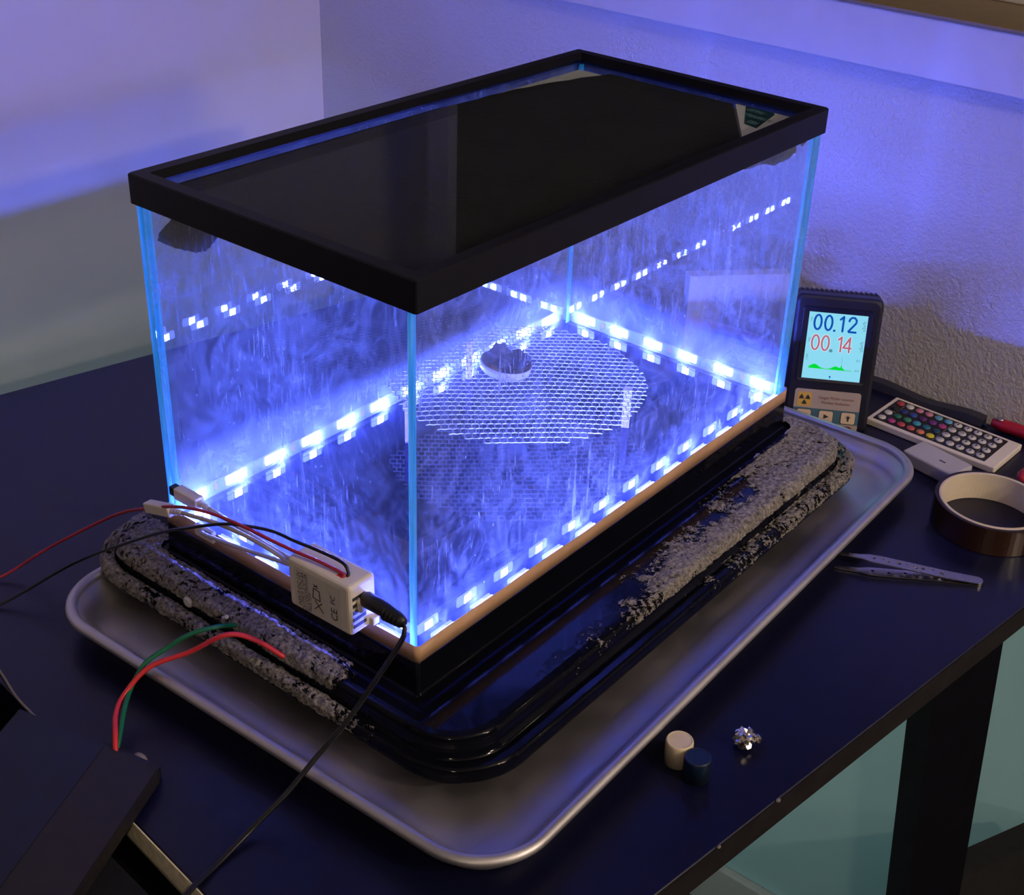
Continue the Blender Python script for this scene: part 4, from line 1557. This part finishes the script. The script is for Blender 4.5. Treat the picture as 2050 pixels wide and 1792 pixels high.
for r, row in enumerate(rows):
    for c, ch_ in enumerate(row):
        x = bx0 + bdx * c
        y = RW / 2 - 0.0125 - r * 0.0138
        bm = lathe_bm([(0.0043, 0.0), (0.0043, 0.0009), (0.0036, 0.0015), (0, 0.0016)], 16, (x, y, RH + 0.0003))
        if ch_ in 'WrP' or c > 5:
            if c > 5:
                f0 = len(bm.faces)
                near_arrow = (r in (1, 2, 3) and c in (6, 7))
                zz = RH + 0.0021
                if near_arrow:
                    sg = -1 if c == 6 else 1
                    pp = [(-0.0022, -0.0003), (0.0006, -0.0003), (0.0006, -0.0011), (0.0024, 0), (0.0006, 0.0011), (0.0006, 0.0003), (-0.0022, 0.0003)]
                    pp = [(px * sg, py) for px, py in pp]
                else:
                    pp = [(-0.0007, -0.0022), (0.0007, -0.0022), (0.0007, 0.0022), (-0.0007, 0.0022)]
                bm.faces.ensure_lookup_table()
                f = bm.faces.new([bm.verts.new((x + px, y + py, zz)) for px, py in pp])
                f.material_index = 1
        o = from_bm('button', bm, [bmats[ch_], M['g_crimson'] if (r == 3 and c in (6, 7)) else M['print']], remote)
        for p in o.data.polygons:
            if p.material_index == 0:
                p.use_smooth = True
bm = bmesh.new()
for x0, y0, x1, y1 in ((-RL / 2 + 0.0170, 0.0022, -RL / 2 + 0.0173, RW / 2 - 0.006), (bx0 + bdx * 5.5, -RW / 2 + 0.006, bx0 + bdx * 5.5 + 0.0003, RW / 2 - 0.006),
                       (bx0 + bdx * 5.5, RW / 2 - 0.0196, RL / 2 - 0.028, RW / 2 - 0.0193), (bx0 + bdx * 9.5, -RW / 2 + 0.006, bx0 + bdx * 9.5 + 0.0003, RW / 2 - 0.0196), (-RL / 2 + 0.006, -0.0012, -RL / 2 + 0.017, -0.0004)):
    box_bm((x0, y0, RH + 0.00025), (x1, y1, RH + 0.0005), bm=bm)
from_bm('divider_line', bm, M['strip'], face)

# ================================================================== white adapter half under the pan rim
ad = tag(empty('adapter', mat=frame4((0.618, -0.121, TZ), Vector((-0.22, -0.975, 0)).normalized(), Vector((0.975, -0.22, 0)).normalized(), (0, 0, 1))), 'pale plastic adapter block between pan and tape roll', 'adapter')
bm = box_bm((-0.030, -0.0165, 0.0003), (0.030, 0.0165, 0.0150), 0.0022, 3)
from_bm('case', bm, plain('lilac_white_plastic', (0.50, 0.48, 0.52), 0.45, var=0.04), ad)
bm = box_bm((0.0285, -0.0085, 0.008), (0.0330, 0.0010, 0.0135), 0.0012, 2)
from_bm('spout', bm, M['white'], ad)
bm = box_bm((0.004, -0.004, 0.0148), (0.011, -0.0022, 0.0152))
from_bm('print_mark', bm, M['print'], ad)

# ================================================================== amber tape roll
tp = tag(empty('tape_roll', (0.5580, -0.1990, TZ)), 'roll of amber tape with pale card core by the pan corner', 'tape')
TWd = 0.0265
bm = lathe_bm([(0.0490, 0.0006), (0.0524, 0.0006), (0.0524, TWd), (0.0490, TWd)], 72, closed=True)
o = from_bm('film', bm, M['kapton'], tp)
bm = lathe_bm([(0.0492, TWd + 0.0001), (0.0523, TWd + 0.0001), (0.0523, TWd + 0.0004), (0.0492, TWd + 0.0004)], 72, closed=True)
from_bm('film_edge', bm, M['kapton_side'], tp)
bm = lathe_bm([(0.0458, 0.0004), (0.0489, 0.0004), (0.0489, TWd + 0.0006), (0.0484, TWd + 0.0010), (0.0463, TWd + 0.0010), (0.0458, TWd + 0.0006)], 72, closed=True)
from_bm('core', bm, M['card'], tp, False)
md = bpy.data.objects[tp.children[-1].name]

# ================================================================== small brass piece, pliers, cable strip by the wall
bs = tag(empty('brass_fitting', (0.640, -0.1690, TZ)), 'small shiny brass fitting at the corner of the remote', 'fitting')
bm = lathe_bm([(0, 0.0003), (0.0030, 0.0003), (0.0034, 0.0015), (0.0034, 0.0042), (0.0022, 0.0050), (0.0022, 0.0074), (0, 0.0076)], 6)
from_bm('hex_body', bm, M['brass'], bs)
bm = lathe_bm([(0.0034, 0.0010), (0.0044, 0.0014), (0.0044, 0.0024), (0.0034, 0.0028)], 18)
from_bm('collar', bm, M['brass'], bs)

pli = tag(empty('pliers', (0.700, -0.185, TZ)), 'red-handled pliers lying behind the remote, cut by the right edge', 'tool')
h1 = [(0.7405, -0.1295, TZ + 0.0070), (0.7415, -0.150, TZ + 0.0075), (0.7405, -0.175, TZ + 0.0075), (0.7330, -0.215, TZ + 0.0075), (0.7250, -0.245, TZ + 0.008)]
h2 = [(0.6450, -0.196, TZ + 0.0070), (0.6620, -0.197, TZ + 0.0075), (0.6850, -0.205, TZ + 0.0075), (0.7050, -0.225, TZ + 0.0075), (0.7180, -0.246, TZ + 0.008)]
for hh in (h1, h2):
    sp = spline(hh, 6)
    n_ = len(sp)
    from_bm('handle', tube_bm(rel(pli, sp), 0.0068, 12, radii=[0.0045 + 0.0023 * ss(0, 0.15, k / (n_ - 1)) for k in range(n_)]), M['red_handle'], pli, True)
bm = box_bm((-0.012, -0.030, 0.003), (0.012, 0.004, 0.013), 0.002)
bm.transform(Matrix.Translation((0.022, -0.066, 0)) @ Matrix.Rotation(math.radians(14), 4, 'Z'))
from_bm('jaws', bm, M['steel'], pli)
bm = lathe_bm([(0.0032, 0), (0.0032, 0.0012), (0.0022, 0.0022), (0, 0.0025)], 16, (0.0400, 0.0470, 0.0130))
tag(from_bm('rivet', bm, M['steel'], pli, True), 'silvery rivet')

M['strip_grey'] = plain('grey_blue_cover_plastic', (0.028, 0.028, 0.045), 0.5)
cs = tag(empty('cable_cover', (0.7425, -0.055, TZ)), 'flat dark cable strip along the wall behind the remote', 'cable')
pts = [(0, 0.085), (0, 0.030), (-0.0015, -0.020), (-0.0005, -0.066)]
bm = bmesh.new()
prev = None
for k, (x, y) in enumerate([(p.x, p.y) for p in spline([(a, b, 0) for a, b in pts], 6)]):
    hgt = 0.0075 + 0.002 * math.sin(k * 0.5)
    cur = [bm.verts.new((x - 0.0075, y, 0.0003)), bm.verts.new((x + 0.0075, y, 0.0003)), bm.verts.new((x + 0.0070, y, hgt)), bm.verts.new((x - 0.0055, y, hgt))]
    if prev:
        for j in range(4):
            bm.faces.new((prev[j], prev[(j + 1) % 4], cur[(j + 1) % 4], cur[j]))
    else:
        bm.faces.new(cur)
    prev = cur
bm.faces.new(prev[::-1])
from_bm('cover', bm, M['strip_grey'], cs)
bm = tube_bm([(-0.004, -0.060, 0.004), (-0.006, -0.072, 0.003)], 0.002, 8)
from_bm('cable_end', bm, M['black_wire'], cs)

# ================================================================== tweezers
tw = tag(empty('tweezers', (0.40, -0.12, TZ)), 'steel tweezers with perforated arm, tips under the pan rim', 'tweezers')
tA = Vector((0.4640, -0.2320))             # closed end
tB = Vector((0.4170, -0.1420))             # shoulder
td = (tB - tA).normalized()
tn = Vector((-td.y, td.x))                 # sideways
if tn.x < 0:
    tn = -tn


def arm(zfun, bend, holes, name):
    """flat arm: s runs from the closed end to the tip; profile half widths"""
    Ltot = 0.127
    prof = [(0.0, 0.0022), (0.0015, 0.0042), (0.004, 0.0052), (0.030, 0.0058), (0.088, 0.0058), (0.098, 0.0052), (0.106, 0.0030), (0.116, 0.0022), (0.123, 0.0014), (Ltot, 0.0006)]
    outline = [(s, w_) for s, w_ in prof] + [(s, -w_) for s, w_ in prof[::-1]]
    bm = bmesh.new()
    es = []
    vs0 = [bm.verts.new((s, w_, 0)) for s, w_ in outline]
    for k in range(len(vs0)):
        es.append(bm.edges.new((vs0[k], vs0[(k + 1) % len(vs0)])))
    for hs, hw, hr in holes:
        hv = [bm.verts.new((hs + hr * math.cos(2 * PI * k / 12), hw + hr * math.sin(2 * PI * k / 12), 0)) for k in range(12)]
        for k in range(12):
            es.append(bm.edges.new((hv[k], hv[(k + 1) % 12])))
    bmesh.ops.triangle_fill(bm, use_beauty=True, use_dissolve=False, edges=es)
    bm.normal_update()
    r = bmesh.ops.extrude_face_region(bm, geom=list(bm.faces))
    for v in [g for g in r['geom'] if isinstance(g, bmesh.types.BMVert)]:
        v.co.z += 0.0011
    for v in bm.verts:
        s, wv, z = v.co
        p = tA + td * s + tn * (wv + bend(s))
        v.co = Vector((p.x - 0.40, p.y + 0.12, z + zfun(s)))
    return from_bm(name, bm, M['steel'], tw)


hl = [(0.094, 0.0006, 0.0016), (0.0865, 0.0022, 0.0013), (0.0815, -0.0006, 0.0013), (0.072, 0.0004, 0.0018), (0.0655, 0.0020, 0.0013), (0.0575, -0.0008, 0.0014), (0.0515, 0.0006, 0.0017), (0.0425, 0.0024, 0.0013), (0.0355, -0.0010, 0.0019)]
arm(lambda s: 0.0022 + 0.0082 * ss(0.0, 0.11, s) - 0.002 * ss(0.11, 0.15, s), lambda s: 0.004 * ss(0.10, 0.15, s), hl, 'upper_arm')
arm(lambda s: 0.0004 + 0.0002 * ss(0, 0.1, s), lambda s: -0.0065 * ss(0.02, 0.11, s) - 0.001 * ss(0.11, 0.15, s), [(0.094, 0.0006, 0.0014), (0.080, -0.0006, 0.0014), (0.066, 0.001, 0.0014)], 'lower_arm')
bm = box_bm((-0.0035, -0.0036, 0.0006), (0.006, 0.0036, 0.0021), 0.0004)
p = tA + td * 0.006
bm.transform(frame4((p.x - 0.40, p.y + 0.12, 0), (td.x, td.y, 0), (tn.x, tn.y, 0), (0, 0, 1)))
from_bm('weld_block', bm, M['steel'], tw)

# ================================================================== two plastic caps and a metal nugget
def cap(name, x, y, r, h, mat, label):
    c = tag(empty(name, (x, y, TZ)), label, 'cap')
    bm = lathe_bm([(r * 0.86, 0.0003), (r, 0.0003), (r * 0.99, h - 0.0022), (r * 0.965, h - 0.0008), (r * 0.90, h), (r * 0.84, h), (r * 0.82, h - 0.0003), (r * 0.80, h - 0.0003), (r * 0.40, h - 0.0003), (0, h - 0.0003)], 44)
    from_bm('shell', bm, mat, c, True)
    bm = lathe_bm([(r * 0.80, 0.0003), (r * 0.86, 0.0003), (r * 0.86, h * 0.6), (0, h * 0.6)], 32)
    from_bm('liner', bm, mat, c)
    return c


cap('screw_cap', 0.1098, -0.1480, 0.0102, 0.0195, M['white_cap'], 'cream plastic cap standing on the table behind the blue one')
cap('screw_cap', 0.1043, -0.1668, 0.0097, 0.0190, M['blue_cap'], 'dark blue plastic cap standing in front of the cream one')
ng = tag(empty('metal_nugget', (0.1545, -0.1765, TZ)), 'small jagged shiny metal nugget beside the two caps', 'nugget')
bm = bmesh.new()
bmesh.ops.create_icosphere(bm, subdivisions=3, radius=1)
for v in bm.verts:
    n_ = v.co.normalized()
    k = 1 + 0.55 * noise.noise(n_ * 2.1 + Vector((4.2, 0, 0))) + 0.30 * noise.noise(n_ * 5.2) + 0.12 * noise.noise(n_ * 11)
    v.co = Vector((n_.x * 0.0085, n_.y * 0.0075, n_.z * 0.0062)) * k + Vector((0, 0, 0.0058))
zmin = min(v.co.z for v in bm.verts)
for v in bm.verts:
    v.co.z -= zmin
from_bm('lump', bm, M['foil'], ng)
lump('spur', (0.0065, -0.0055, 0.0052), 0.0034, (1, 1.2, 0.9), M['foil'], ng, 3.0, 0.5, 2)
